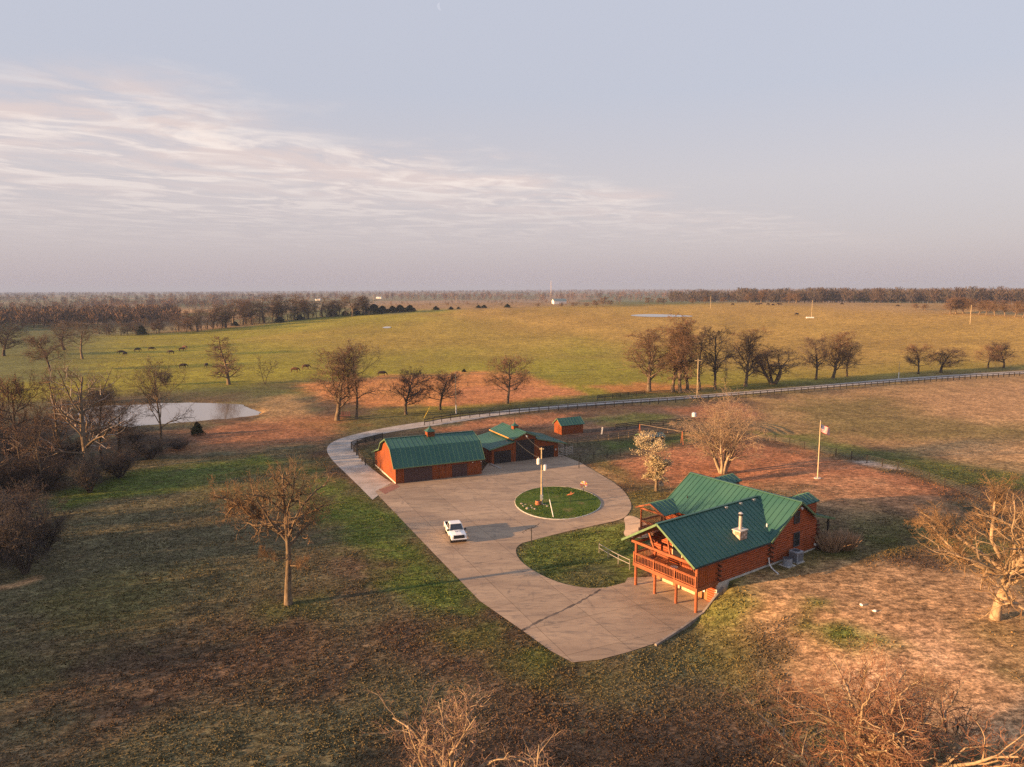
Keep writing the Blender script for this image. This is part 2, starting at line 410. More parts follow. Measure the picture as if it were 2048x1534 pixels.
FAR = [
 ('farbrown', [(150, 612), (300, 613), (440, 618), (440, 626), (300, 628), (190, 626)], 25, 1),
 ('tan', [(160, 614), (440, 619), (420, 625), (200, 624)], 20, .8),
 ('fargreen', [(0, 650), (110, 645), (110, 690), (0, 700)], 10, .8),
 ('farbrown', [(750, 596), (1090, 592), (1240, 597), (1240, 608), (960, 616), (740, 622)], 30, .9),
 ('fargreen', [(1150, 600), (1380, 590), (1400, 606), (1250, 610)], 20, .9),
 ('fargreen', [(750, 594), (900, 590), (1090, 592), (1090, 598), (760, 602)], 20, .7),
]
def axis_lines(near0, near1, step, lim):
    a = list(np.arange(near0, near1, step)); s = step; x = a[-1]
    while x < lim: s *= 1.09; x += s; a.append(x)
    s = step; x = a[0]; b = []
    while x > -lim: s *= 1.09; x -= s; b.append(x)
    return np.array(b[::-1]+a)
gx = axis_lines(-62, 72, .5, 14500); gy = axis_lines(34, 150, .5, 14500)
gy = gy[gy > -3000]
X, Y = np.meshgrid(gx, gy); x, y = X.ravel(), Y.ravel()
D = np.hypot(x, y)
colr = np.zeros((len(x), 3))
n_big = fbm(x/14, y/14, 3); n_mid = fbm(x/4, y/4, 9); n_far = fbm(x/160, y/160, 21)
base_near = np.array(C['leaf'])*(1-S((n_big-.42)/.25))[:, None]+np.array(C['dull'])*S((n_big-.42)/.25)[:, None]
base_far = np.array(C['farbrown'])*(1-S((n_far-.4)/.2))[:, None]+np.array(C['fargreen'])*S((n_far-.4)/.2)[:, None]
f = S((D-170)/150)[:, None]
colr = base_near*(1-f)+base_far*f
wx = (fbm(x/6, y/6, 31)-.5)*2; wy = (fbm(x/6+40, y/6, 37)-.5)*2
wx2 = (fbm(x/70, y/70, 41)-.5)*2
for cname, poly, soft, st in ZONES+FAR:
    wp = atn(poly)[:, :2]
    lo, hi = wp.min(0)-soft*3, wp.max(0)+soft*3
    idx = np.where((x > lo[0]) & (x < hi[0]) & (y > lo[1]) & (y < hi[1]))[0]
    if not len(idx): continue
    d = sdf(x[idx], y[idx], wp)
    amp = min(soft, 8)*1.3
    d = d+wx[idx]*amp+wx2[idx]*max(0, soft-6)*1.5+(n_mid[idx]-.5)*min(soft, 3)*2.2
    k = (S(d/soft*.5+.5)*st*(.72+.56*n_mid[idx]).clip(0, 1))[:, None]
    colr[idx] = colr[idx]*(1-k)+np.array(C[cname])*k
colr *= (.8+.4*n_big)[:, None]
# furrow like drift lines in the pasture
pst = S((D-190)/60)*(1-S((D-900)/300))
colr *= (1+pst*(.5*(fbm((x*.95+y*.3)/90, (y*.95-x*.3)/11, 77)-.5)))[:, None]
z = tz(x, y)+(fbm(x/3, y/3, 51)-.5)*.10*(1-S((D-120)/80))
pd = sdf(x, y, POND); z = np.where(pd > -3, z-1.2*S((pd+1.5)/4), z)
uu, ww = huw(x, y)
ny, nx = X.shape
ii = np.arange(nx*ny).reshape(ny, nx)
Q = np.stack([ii[:-1, :-1], ii[:-1, 1:], ii[1:, 1:], ii[1:, :-1]], -1).reshape(-1, 4)

def groundmat():
    m, nt, b = newmat('ground_cover')
    at_ = nd(nt, 'ShaderNodeAttribute', attribute_name='albedo')
    pos = nd(nt, 'ShaderNodeNewGeometry').outputs['Position']
    n1 = noise(nt, .25, 5, .6, pos); n2 = noise(nt, 1.1, 5, .7, scaled(nt, pos, (.8, 1.1, 1)), .6); n3 = noise(nt, 5.5, 4, .75, pos, .4)
    n4 = noise(nt, .75, 4, .6, pos)
    v = mathn(nt, 'MULTIPLY', maprange(nt, n1, .25, .75, .72, 1.3), maprange(nt, n2, .28, .72, .6, 1.4))
    v = mathn(nt, 'MULTIPLY', v, maprange(nt, n3, .3, .72, .5, 1.55)); v = mathn(nt, 'MULTIPLY', v, maprange(nt, noise(nt, 2.3, 3, .7, scaled(nt, pos, (.6, 1, 1)), .3), .32, .68, .55, 1.5))
    cc = mixc(nt, at_.outputs['Color'], (.2, .125, .065), mathn(nt, 'MULTIPLY', maprange(nt, n4, .5, .72, 0, 1), .35))
    cc = mixc(nt, cc, (.05, .075, .018), mathn(nt, 'MULTIPLY', maprange(nt, noise(nt, .6, 4, .65, pos, 1.0), .56, .72, 0, 1), .3))
    vm = nt.nodes.new('ShaderNodeVectorMath'); vm.operation = 'SCALE'
    nt.links.new(cc, vm.inputs[0]); nt.links.new(v, vm.inputs['Scale'])
    nt.links.new(vm.outputs[0], b.inputs['Base Color'])
    b.inputs['Roughness'].default_value = .95; b.inputs['Specular IOR Level'].default_value = .1
    h = mathn(nt, 'ADD', mathn(nt, 'MULTIPLY', n2, .6), mathn(nt, 'MULTIPLY', n3, .4))
    bp = nd(nt, 'ShaderNodeBump', Strength=.55, Distance=.12); nt.links.new(h, bp.inputs['Height'])
    nt.links.new(bp.outputs[0], b.inputs['Normal'])
    return m
me = mesh_arrays('ground', np.stack([x, y, z], 1), Q, groundmat(), smooth=True)
ca = me.color_attributes.new('albedo', 'FLOAT_COLOR', 'POINT')
ca.data.foreach_set('color', np.concatenate([colr, np.ones((len(x), 1))], 1).astype(np.float32).ravel())
ground = tag(link('ground', me), kind='structure')

# ------------------------------------------------------------------ sheets: concrete, gravel, ponds
def sheet(name, poly, mat, lift, step=1.0, hole=None, zfun=None):
    poly = np.asarray(poly)[:, :2]
    lo, hi = poly.min(0), poly.max(0)
    GX, GY = np.meshgrid(np.arange(lo[0], hi[0], step), np.arange(lo[1], hi[1], step))
    gx_, gy_ = GX.ravel()+.013, GY.ravel()+.017
    keep = sdf(gx_, gy_, poly) > step*.35
    if hole is not None: keep &= np.abs(sdf(gx_, gy_, hole)) > step*.35
    pts = [Vector(p) for p in poly]+([Vector(p) for p in hole] if hole is not None else [])
    n = len(poly); ed = [(i, (i+1) % n) for i in range(n)]
    if hole is not None: ed += [(n+i, n+(i+1) % len(hole)) for i in range(len(hole))]
    pts += [Vector((a, b)) for a, b in zip(gx_[keep], gy_[keep])]
    vs, es, fs, *_ = delaunay_2d_cdt(pts, ed, [list(range(n))], 0, 1e-5)
    V = np.array([list(v) for v in vs]); F = np.array([f for f in fs if len(f) == 3])
    c = V[F].mean(1); k = sdf(c[:, 0], c[:, 1], poly) > 0
    if hole is not None: k &= sdf(c[:, 0], c[:, 1], hole) < 0
    F = F[k]
    zz = (tz(V[:, 0], V[:, 1]) if zfun is None else zfun(V[:, 0], V[:, 1]))+lift
    fl = np.cross(V[F[:, 1]]-V[F[:, 0]], V[F[:, 2]]-V[F[:, 0]]) < 0
    F[fl] = F[fl][:, ::-1]
    return tag(link(name, mesh_arrays(name, np.c_[V, zz], F, mat, smooth=False)), kind='structure')

def concmat(name, light=1.0, joints=True):
    m, nt, b = newmat(name)
    pos = nd(nt, 'ShaderNodeNewGeometry').outputs['Position']
    mp = nd(nt, 'ShaderNodeMapping', vector_type='TEXTURE'); mp.inputs['Rotation'].default_value = (0, 0, R(24.5)); nt.links.new(pos, mp.inputs['Vector'])
    p = mp.outputs[0]
    n1 = noise(nt, .16, 5, .6, scaled(nt, pos, (.7, 2.2, 1)), .8); n2 = noise(nt, 1.1, 5, .65, scaled(nt, pos, (.5, 1.8, 1)), 1); n3 = noise(nt, 9, 3, .6, pos)
    c = mixc(nt, tuple(v*light for v in (.285, .203, .142)), tuple(v*light for v in (.41, .3, .205)), maprange(nt, n1, .3, .68, 0, 1))
    c = mixc(nt, c, tuple(v*light for v in (.15, .12, .1)), mathn(nt, 'MULTIPLY', maprange(nt, n2, .46, .72, 0, 1), .75))
    n6 = noise(nt, .35, 5, .7, scaled(nt, pos, (1.6, .5, 1)), 1.5)
    c = mixc(nt, c, tuple(v*light for v in (.13, .105, .09)), mathn(nt, 'MULTIPLY', maprange(nt, n6, .58, .72, 0, 1), .6))
    c = mixc(nt, c, tuple(v*light for v in (.42, .31, .24)), mathn(nt, 'MULTIPLY', maprange(nt, n3, .5, .8, 0, 1), .3))
    if joints:
        br = nd(nt, 'ShaderNodeTexBrick', offset=0.0, squash=1.0); nt.links.new(p, br.inputs['Vector'])
        br.inputs['Scale'].default_value = 1; br.inputs['Brick Width'].default_value = 5.2; br.inputs['Row Height'].default_value = 5.2
        br.inputs['Mortar Size'].default_value = .03; br.inputs['Mortar Smooth'].default_value = .2
        br.inputs['Color1'].default_value = (.9, .9, .9, 1); br.inputs['Color2'].default_value = (1.07, 1.06, 1.05, 1); br.inputs['Mortar'].default_value = (.52, .5, .47, 1)
        c = mixc(nt, c, br.outputs['Color'], 1.0, 'MULTIPLY')
    nt.links.new(c, b.inputs['Base Color']); b.inputs['Roughness'].default_value = .8; b.inputs['Specular IOR Level'].default_value = .3
    bp = nd(nt, 'ShaderNodeBump', Strength=.15, Distance=.02); nt.links.new(n3, bp.inputs['Height']); nt.links.new(bp.outputs[0], b.inputs['Normal'])
    return m
M['concrete'] = concmat('driveway_concrete'); M['patio'] = concmat('patio_concrete', 1.35, False)
def gravelmat():
    m, nt, b = newmat('gravel')
    pos = nd(nt, 'ShaderNodeNewGeometry').outputs['Position']
    n1 = noise(nt, .5, 4, .6, pos); n2 = noise(nt, 7, 4, .8, pos)
    c = mixc(nt, (.3, .26, .225), (.46, .41, .37), maprange(nt, n1, .3, .7, 0, 1))
    c = mixc(nt, c, (.15, .12, .1), mathn(nt, 'MULTIPLY', maprange(nt, n2, .52, .75, 0, 1), .6))
    nt.links.new(c, b.inputs['Base Color']); b.inputs['Roughness'].default_value = .95
    bp = nd(nt, 'ShaderNodeBump', Strength=.4, Distance=.05); nt.links.new(n2, bp.inputs['Height']); nt.links.new(bp.outputs[0], b.inputs['Normal'])
    return m
M['gravel'] = gravelmat()

drive = atn([(750, 983), (760, 995), (870, 1110), (960, 1203), (1045, 1262), (1100, 1302), (1145, 1326), (1200, 1320), (1250, 1307), (1306, 1289)])[:, :2]
pat = [hxy(-.2, -.72), hxy(2.8, -.5), hxy(2.8, 7.9), hxy(.6, 9.2)]
lawn_in = atn([(1250, 1166), (1215, 1175), (1180, 1178), (1130, 1170), (1090, 1155), (1055, 1135), (1036, 1117), (1030, 1100), (1040, 1088), (1062, 1082), (1120, 1066), (1200, 1049), (1243, 1040), (1256, 1030), (1264, 1015), (1260, 998), (1240, 973), (1200, 949), (1160, 925), (1118, 908), (980, 921), (965, 942), (790, 962)])[:, :2]
lawn_in = np.vstack([lawn_in[:1], smooth_line(lawn_in[1:19], 2), lawn_in[19:]])
outline = np.vstack([drive, np.array(pat), lawn_in])
ell = []
c_is = at(1116, 1006)
pl, pr, pt, pb = at(1030, 1007), at(1201, 1004), at(1116, 974), at(1116, 1040)
for k in range(40):
    a = 2*math.pi*k/40; ca_, sa_ = math.cos(a), math.sin(a)
    ell.append(((pl.x+pr.x)/2+(pr.x-pl.x)/2*ca_, (pb.y+pt.y)/2+(pt.y-pb.y)/2*sa_))
ell = np.array(ell)
sheet('driveway', outline, M['concrete'], .05, 1.2, ell)
sheet('patio', [hxy(.1, -.55), hxy(2.78, -.45), hxy(2.78, 7.7), hxy(.1, 7.7)], M['patio'], .056, 2)
sheet('brick_apron', atn([(757, 980), (792, 968), (800, 974), (770, 989)]), M['brick'], .058, 1)
# island lawn with kerb
def islemat():
    m, nt, b = newmat('island_grass')
    pos = nd(nt, 'ShaderNodeNewGeometry').outputs['Position']
    n1 = noise(nt, .6, 4, .6, pos); n2 = noise(nt, 5, 5, .75, pos, .5)
    c = mixc(nt, (.05, .095, .014), (.095, .13, .025), maprange(nt, n1, .3, .7, 0, 1))
    c = mixc(nt, c, (.22, .15, .07), mathn(nt, 'MULTIPLY', maprange(nt, noise(nt, .35, 4, .7, pos), .55, .7, 0, 1), .5))
    v = maprange(nt, n2, .3, .7, .4, 1.6)
    vm = nt.nodes.new('ShaderNodeVectorMath'); vm.operation = 'SCALE'; nt.links.new(c, vm.inputs[0]); nt.links.new(v, vm.inputs['Scale'])
    nt.links.new(vm.outputs[0], b.inputs['Base Color']); b.inputs['Roughness'].default_value = .95; b.inputs['Specular IOR Level'].default_value = .1
    bp = nd(nt, 'ShaderNodeBump', Strength=.6, Distance=.1); nt.links.new(n2, bp.inputs['Height']); nt.links.new(bp.outputs[0], b.inputs['Normal'])
    return m
cx, cy = ell.mean(0)
sheet('island_lawn', ell, islemat(), .10, 1.0, zfun=lambda a, b: tz(a, b)+.18*S(1-np.hypot((a-cx)/9, (b-cy)/5)))
kb = MB()
for i in range(40):
    p, q = ell[i], ell[(i+1) % 40]; c0 = np.array([cx, cy])
    po, qo = p+(p-c0)*.008, q+(q-c0)*.008; pi_, qi = p-(p-c0)*.008, q-(q-c0)*.008
    zb = float(tz(*p))
    kb.hexa([(*po, zb), (*qo, zb), (*qi, zb), (*pi_, zb)], [(*po, zb+.1), (*qo, zb+.1), (*qi, zb+.13), (*pi_, zb+.13)])
tag(kb.build('kerb', M['concfound']), kind='structure')
# gravel road: outer and inner edges
ro = smooth_line(atn([(745, 1000), (700, 955), (668, 925), (653, 905), (655, 891), (674, 879), (720, 866), (800, 850), (900, 837), (1000, 822), (1100, 811), (1250, 800), (1400, 790), (1600, 774), (1800, 756), (2048, 741), (2400, 722)])[:, :2], 2)
ri = smooth_line(atn([(786, 968), (748, 942), (722, 918), (706, 900), (708, 887), (730, 875), (800, 861), (900, 847), (1000, 830), (1100, 818), (1250, 807), (1400, 797), (1600, 780), (1800, 762), (2048, 747), (2400, 728)])[:, :2], 2)
sheet('gravel_road', np.vstack([ro, ri[::-1]]), M['gravel'], .045, 1.5)
gr = MB()
pts = smooth_line(atn([(1044, 1262), (1085, 1240), (1140, 1215), (1185, 1190), (1200, 1180)])[:, :2], 3); pts = pts+rng.normal(size=pts.shape)*.04
for a, b in zip(pts[:-1], pts[1:]):
    n_ = np.array([-(b-a)[1], (b-a)[0]]); n_ = n_/np.linalg.norm(n_)*.09*(.6+1.2*random.random())
    gr.add([(*(a-n_), .058), (*(b-n_), .058), (*(b+n_), .058), (*(a+n_), .058)], [(0, 1, 2, 3)])
tag(gr.build('drain_channel', simple('drain_stain', (.11, .085, .07), .9, .5, 1)), kind='structure')
def watermat():
    m, nt, b = newmat('pond_water')
    pos = nd(nt, 'ShaderNodeNewGeometry').outputs['Position']
    b.inputs['Base Color'].default_value = (.2, .18, .165, 1); b.inputs['Roughness'].default_value = .06; b.inputs['IOR'].default_value = 1.4
    b.inputs['Specular IOR Level'].default_value = 1.0
    n = noise(nt, 1.6, 3, .6, scaled(nt, pos, (.6, 1.4, 1)))
    bp = nd(nt, 'ShaderNodeBump', Strength=.12, Distance=.05); nt.links.new(n, bp.inputs['Height']); nt.links.new(bp.outputs[0], b.inputs['Normal'])
    return m
M['water'] = watermat()
sheet('pond_water', smooth_poly(POND, 0), M['water'], -.32, 6, zfun=lambda a, b: a*0)
for nm, pl_ in (('far_pond_water', [(1252, 631), (1290, 628), (1360, 630), (1395, 633), (1350, 634), (1290, 634)]), ('small_pond_water', [(762, 656), (772, 653), (784, 654), (778, 657)])):
    pp = smooth_poly(atn(pl_)[:, :2], 2); zc = float(tz(*pp.mean(0)))
    sheet(nm, pp, M['water'], .12, 4)
# walkway to the porch
WALK = smooth_poly(atn([(1246, 1036), (1262, 1030), (1300, 1052), (1310, 1075), (1270, 1078), (1245, 1072), (1252, 1055)])[:, :2], 2)
sheet('walkway', WALK, M['patio'], .05, 1)

BARN1, BARN2 = (-17.5, 104.0), (-3.574, 115.894)
# ------------------------------------------------------------------ bare trees
def unit(v): return v/np.maximum(np.linalg.norm(v, axis=-1, keepdims=True), 1e-9)
def march(p0, d0, L, nseg, wig, trop, g):
    P = [p0]; d = unit(d0); step = (L/nseg)[:, None]
    for _ in range(nseg):
        d = unit(d+wig*g.normal(size=d.shape)+np.array([0, 0, 1.])*trop)
        P.append(P[-1]+d*step)
    return np.stack(P, 1)
def spawn(P, Rr, L, n, t0, t1, ang, angv, ratio, rr, nseg, wig, trop, g, minr, shape=None, tip=.35, flat=0):
    N, k, _ = P.shape
    t = t0+(t1-t0)*((np.arange(n)[None]+g.random((N, n)))/n)
    f = t*(k-1); i = np.minimum(f.astype(int), k-2); fr = (f-i)[..., None]
    r_ = np.arange(N)[:, None]
    pos = P[r_, i]*(1-fr)+P[r_, i+1]*fr
    tan = unit(P[r_, i+1]-P[r_, i]); rad = Rr[r_, i]*(1-fr[..., 0])+Rr[r_, i+1]*fr[..., 0]
    ref = np.where(np.abs(tan[..., 2:3]) < .9, np.array([0, 0, 1.]), np.array([1., 0, 0]))
    a = unit(np.cross(tan, ref)); b = np.cross(tan, a)
    az = 2.399*np.arange(n)[None]+g.random((N, 1))*6.28+g.normal(size=(N, n))*.4
    an = np.radians(ang+angv*g.normal(size=(N, n)))
    d = np.cos(an)[..., None]*tan+np.sin(an)[..., None]*(np.cos(az)[..., None]*a+np.sin(az)[..., None]*b)
    if flat: d[..., 2] *= (1-flat)
    Lc = L[:, None]*ratio*(.65+.6*g.random((N, n)))
    if shape is not None: Lc = Lc*shape(t)
    pos, d, Lc, rad = pos.reshape(-1, 3), d.reshape(-1, 3), Lc.ravel(), rad.ravel()
    keep = Lc > .05
    pos, d, Lc, rad = pos[keep], d[keep], Lc[keep], rad[keep]
    Pc = march(pos, d, Lc, nseg, wig, trop, g)
    r0 = np.maximum(rad*rr, minr)
    Rc = np.maximum(r0[:, None]*np.linspace(1, tip, nseg+1)[None], minr*.7)
    return Pc, Rc, Lc
def tubes(P, Rr, n):
    N, k, _ = P.shape
    T = unit(np.gradient(P, axis=1))
    ref = np.where(np.abs(T[..., 2:3]) < .9, np.array([0, 0, 1.]), np.array([1., 0, 0]))
    a = unit(np.cross(T, ref)); b = np.cross(T, a)
    an = 2*np.pi*np.arange(n)/n
    V = P[:, :, None]+Rr[:, :, None, None]*(np.cos(an)[:, None]*a[:, :, None]+np.sin(an)[:, None]*b[:, :, None])
    i = np.arange(N*k*n).reshape(N, k, n); j = np.roll(i, -1, 2)
    Qd = np.stack([i[:, :-1], j[:, :-1], j[:, 1:], i[:, 1:]], -1).reshape(-1, 4)
    return V.reshape(-1, 3), Qd
def joinvq(parts):
    V, Q_, n = [], [], 0
    for v, q in parts: V.append(v); Q_.append(q+n); n += len(v)
    return np.concatenate(V), np.concatenate(Q_)
SH = dict(round=lambda t: np.sqrt(np.clip(1-(1.75*(t-.42))**2, .05, 1)), oval=lambda t: np.sqrt(np.clip(1-(1.9*(t-.5))**2, .15, 1)),
          cone=lambda t: 1.05-.85*t, vase=lambda t: .55+.5*t, even=lambda t: 0*t+1, pin=lambda t: np.where(t < .25, .75+t, 1.15-.9*t))
def bare_tree(seed, h=12, tr=.28, stems=1, stem_spread=8, stem_wig=.05, n1=16, t1=(.25, .98), a1=(58, 12), r1=.42, shape='round', trop1=.08, wig1=.16,
              n2=8, r2=.5, n3=7, r3=.5, n4=5, r4=.55, wig=.2, minr=.016, trop2=.05, up=.0, lean=(0, 0), a2=48, twig_r=1.0, rr1=.55, seg1=7, droop=0):
    g = np.random.default_rng(seed)
    d0 = np.tile([[lean[0], lean[1], 1.]], (stems, 1))
    if stems > 1:
        az = 6.283*np.arange(stems)/stems+g.random(stems)
        d0[:, 0] += np.sin(R(stem_spread))*np.cos(az); d0[:, 1] += np.sin(R(stem_spread))*np.sin(az)
    p0 = np.zeros((stems, 3))
    if stems > 1: p0[:, :2] = .25*tr/.28*np.stack([np.cos(az), np.sin(az)], 1)
    p0[:, 2] -= .15
    L0 = h*(1-.18*g.random(stems)) if stems > 1 else np.array([h*.95])
    P0 = march(p0, d0, L0, 12, stem_wig, .04 if stems > 1 else .02, g)
    s = np.linspace(0, 1, 13)
    R0 = np.tile(tr*(1-.82*s)[None], (stems, 1)); R0[:, 0] *= 1.28; R0[:, 1] *= 1.05
    P1, R1, L1 = spawn(P0, R0, np.full(stems, h), n1, t1[0], t1[1], a1[0], a1[1], r1, rr1, seg1, wig1, trop1, g, minr*1.6, SH[shape], .3)
    P2, R2, L2 = spawn(P1, R1, L1, n2, .2, 1, a2, 14, r2, .6, 5, wig, trop2, g, minr*1.2, lambda t: 1.15-.55*t, .4)
    P3, R3, L3 = spawn(P2, R2, L2, n3, .15, 1, 46, 15, r3, .65, 4, wig*1.1, trop2-droop, g, minr, lambda t: 1.1-.4*t, .5)
    crown = [tubes(P2, R2, 4), tubes(P3, R3, 3)]; nq2 = len(crown[0][1])
    if n4:
        P4, R4, L4 = spawn(P3, R3, L3, n4, .15, 1, 44, 15, r4, .7, 3, wig*1.1, trop2-droop, g, minr*.8*twig_r, None, .5)
        crown.append(tubes(P4, R4, 3))
        tips = P4[:, -1]
    else: tips = P3[:, -1]
    trunk = joinvq([tubes(P0, R0, 9), tubes(P1, R1, 6)])
    cv_, cq_ = joinvq(crown); mi = np.ones(len(cq_), int); mi[:nq2] = 0
    return trunk, (cv_, cq_, mi), tips
def tree_meshes(name, bark, twig, bark2=None, **kw):
    t, c, tips = bare_tree(**kw)
    a = mesh_arrays(name+'_trunk', t[0], t[1], M[bark], smooth=True); b = mesh_arrays(name+'_crown', c[0], c[1], [M[bark2 or bark], M[twig]], c[2])
    V = np.concatenate([t[0], c[0]])
    ext = (np.percentile(np.hypot(V[:, 0]-V[:, 0].mean(), V[:, 1]-V[:, 1].mean()), 97)*2, V[:, 2].max())
    return a, b, ext, tips
def put_tree(name, meshes, label, cat, base, h, w, rz=0, group=None):
    """w, h: wanted crown width and height in metres"""
    t = thing(name, label, cat, base, rz, group)
    sx = w/meshes[2][0]; sz = h/meshes[2][1]
    t.scale = (sx, sx, sz)
    link('trunk', meshes[0], t); link('crown', meshes[1], t)
    return t
def tree_at(name, meshes, label, cat, px, py, top, wpx, rz=0, group=None, dep=0):
    b = at(px, py); d = proj(b)[2]
    h = zat(b.x, b.y, top)-b.z
    return put_tree(name, meshes, label, cat, b, h*1.05, wpx/FPX*d*1.4, rz, group)

PIN = tree_meshes('pin', 'bark', 'twig', seed=11, h=12, n1=30, t1=(.12, .98), a1=(66, 10), r1=.34, shape='pin', trop1=.02, n2=8, n3=6, n4=3, minr=.012)
OVAL = tree_meshes('oval', 'bark', 'twig', seed=12, h=14, n1=24, t1=(.2, .98), a1=(42, 9), r1=.36, shape='oval', trop1=.1, n2=9, n3=7, n4=5, minr=.015)
OVAL2 = tree_meshes('oval2', 'barkdark', 'twigbrown', seed=19, h=14, n1=22, t1=(.22, .98), a1=(46, 11), r1=.33, shape='oval', trop1=.09, n2=9, n3=7, n4=5, minr=.015)
ROUND = tree_meshes('round', 'barkdark', 'twig', seed=13, h=10, tr=.26, n1=20, t1=(.25, .95), a1=(62, 14), r1=.46, shape='round', trop1=.06, n2=9, n3=7, n4=5, minr=.015)
ROUNDD = tree_meshes('roundd', 'barkdark', 'twigdark', seed=14, h=9, tr=.26, n1=22, t1=(.22, .95), a1=(64, 14), r1=.45, shape='round', trop1=.06, n2=9, n3=7, n4=4, minr=.014)
SPREAD = tree_meshes('spread', 'bark', 'twigbrown', seed=15, h=13, n1=15, t1=(.3, .97), a1=(55, 14), r1=.5, shape='round', wig1=.2, trop1=.07, n2=8, n3=7, n4=4, minr=.014)
VASE = tree_meshes('vase', 'bark', 'twig', seed=16, h=9, tr=.2, stems=5, stem_spread=20, n1=9, t1=(.25, 1), a1=(42, 12), r1=.3, shape='even', n2=7, n3=6, n4=4, minr=.015)
TALLGRP = tree_meshes('tall', 'bark', 'twig', seed=17, h=18, tr=.3, n1=24, t1=(.16, .98), a1=(40, 10), r1=.26, shape='oval', trop1=.1, n2=9, n3=7, n4=5, minr=.017)
NARROW = tree_meshes('narrow', 'bark', 'twig', seed=18, h=14, tr=.2, n1=20, t1=(.2, .98), a1=(40, 10), r1=.22, shape='oval', trop1=.1, n2=7, n3=5, n4=3, minr=.012)
YOUNG = tree_meshes('young', 'barkdark', 'twig', seed=20, h=7, tr=.09, stems=2, stem_spread=12, n1=9, t1=(.3, 1), a1=(45, 12), r1=.3, shape='even', n2=5, n3=4, n4=0, minr=.022)

RG = 'bare trees in the row along the far side of the gravel road'
row = [
 (1298, 783, 655, 78, OVAL, 'pale brown bare tree at the left end of the tall row beyond the road'),
 (1346, 784, 640, 62, TALLGRP, 'tall bare tree, left one of the dense tallest clump by the road'),
 (1360, 785, 632, 66, TALLGRP, 'tallest bare tree in the middle of the dense clump by the road'),
 (1374, 784, 650, 60, TALLGRP, 'tall bare tree on the right flank of the densest clump by the road'),
 (1399, 780, 664, 40, NARROW, 'slim bare tree squeezed between the dense clump and the fan-shaped tree'),
 (1430, 779, 650, 58, OVAL2, 'bare tree with upswept fan-shaped crown beside a thin sapling'),
 (1451, 777, 722, 14, YOUNG, 'thin leafless sapling at the foot of the fan-shaped tree'),
 (1491, 773, 655, 60, OVAL, 'bare egg-shaped tree standing alone right of the sapling'),
 (1546, 768, 688, 84, VASE, 'low wide bare tree splitting into many stems near the ground'),
 (1632, 759, 672, 48, OVAL2, 'shorter bare tree, left of the group of three by the road'),
 (1666, 757, 660, 54, OVAL, 'tallest bare tree in the middle of the group of three'),
 (1694, 753, 682, 38, OVAL2, 'smallest bare tree on the right of the group of three'),
 (1836, 748, 688, 48, ROUND, 'rounded brown bare tree, left of the first low pair by the road'),
 (1882, 745, 694, 56, ROUNDD, 'broad dark bare tree, right of the first low pair by the road'),
 (1976, 736, 688, 40, ROUND, 'thin brown bare tree, left of the pair at the far right edge'),
 (2007, 736, 682, 44, ROUNDD, 'dark dense bare tree, right of the pair at the far right edge'),
 (458, 769, 674, 66, PIN, 'symmetrical bare tree with level branches beside the pond pasture'),
 (530, 768, 710, 40, YOUNG, 'small thin bare tree right of the symmetrical tree in the pasture'),
 (674, 841, 690, 84, OVAL, 'tall pale bare tree leaning left behind the red bench'),
 (686, 834, 752, 34, YOUNG, 'thin young tree between the two tall trees by the red bench'),
 (713, 838, 680, 98, SPREAD, 'large broad bare tree right of the red bench'),
 (812, 829, 736, 66, ROUNDD, 'dark low bare tree in front of the orange dry field'),
 (880, 820, 740, 70, ROUND, 'low spreading bare tree beside the white based pole'),
 (1014, 807, 712, 78, ROUND, 'round headed dark bare tree alone above the barns'),
]
for i, (px, py, top, w, ms, lab) in enumerate(row):
    tree_at('bare_tree', ms, lab, 'tree', px, py, top, w, rz=i*1.7, group=RG)

# --- large trees of the yard
OAK = tree_meshes('oak', 'bark', 'twiggold', seed=47, h=13.5, tr=.46, stem_wig=.04, n1=15, t1=(.44, .98), a1=(60, 18), r1=.46, shape='round', trop1=.08, wig1=.26, n2=7, r2=.5, n3=6, n4=4, rr1=.72, wig=.28, minr=.008, lean=(0.0, 0))
b = at(577, 1209); hh = zat(b.x, b.y, 888)
# the heavy limb bending left, a part grown from the same trunk
oak = put_tree('lawn_oak', OAK, 'gnarled bare oak standing alone on the shaded lawn left of the driveway', 'tree', b, hh*1.0, 9.4, 2.0)
def limb(name, parent, base, d, L, rad, seed, bark='bark', twig='twiggold', trop=.06, wig1=.13, n2=10, minr=.008, d2=None):
    g = np.random.default_rng(seed)
    P1 = march(np.array([base], float), np.array([d], float), np.array([L]), 10, wig1, trop, g)
    R1 = rad*(1-.75*np.linspace(0, 1, 11))[None]
    P2, R2, L2 = spawn(P1, R1, np.array([L]), n2, .3, 1, 50, 16, .34, .6, 6, .24, .1, g, minr*1.5, lambda t: 1.1-.5*t, .35)
    P3, R3, L3 = spawn(P2, R2, L2, 9, .15, 1, 48, 15, .5, .6, 4, .26, .06, g, minr, None, .5)
    P4, R4, L4 = spawn(P3, R3, L3, 6, .1, 1, 46, 15, .5, .65, 3, .26, .05, g, minr*.85, None, .5)
    P5, R5, L5 = spawn(P4, R4, L4, 3, .1, 1, 46, 15, .6, .7, 2, .26, .05, g, minr*.7, None, .5)
    l = link(name, mesh_arrays(name, *tubes(P1, R1, 7), M[bark], smooth=True), parent)
    v, q = joinvq([tubes(P2, R2, 4), tubes(P3, R3, 3), tubes(P4, R4, 3), tubes(P5, R5, 3)])
    link('twigs', mesh_arrays('twigs', v, q, M[twig]), l)
    return l
def undo(t):   # local frame of a scaled tree: build extra limbs in world units
    e = Matrix.Diagonal((1/t.scale[0], 1/t.scale[1], 1/t.scale[2], 1)) @ Matrix.Rotation(-t.rotation_euler.z, 4, 'Z')
    return e
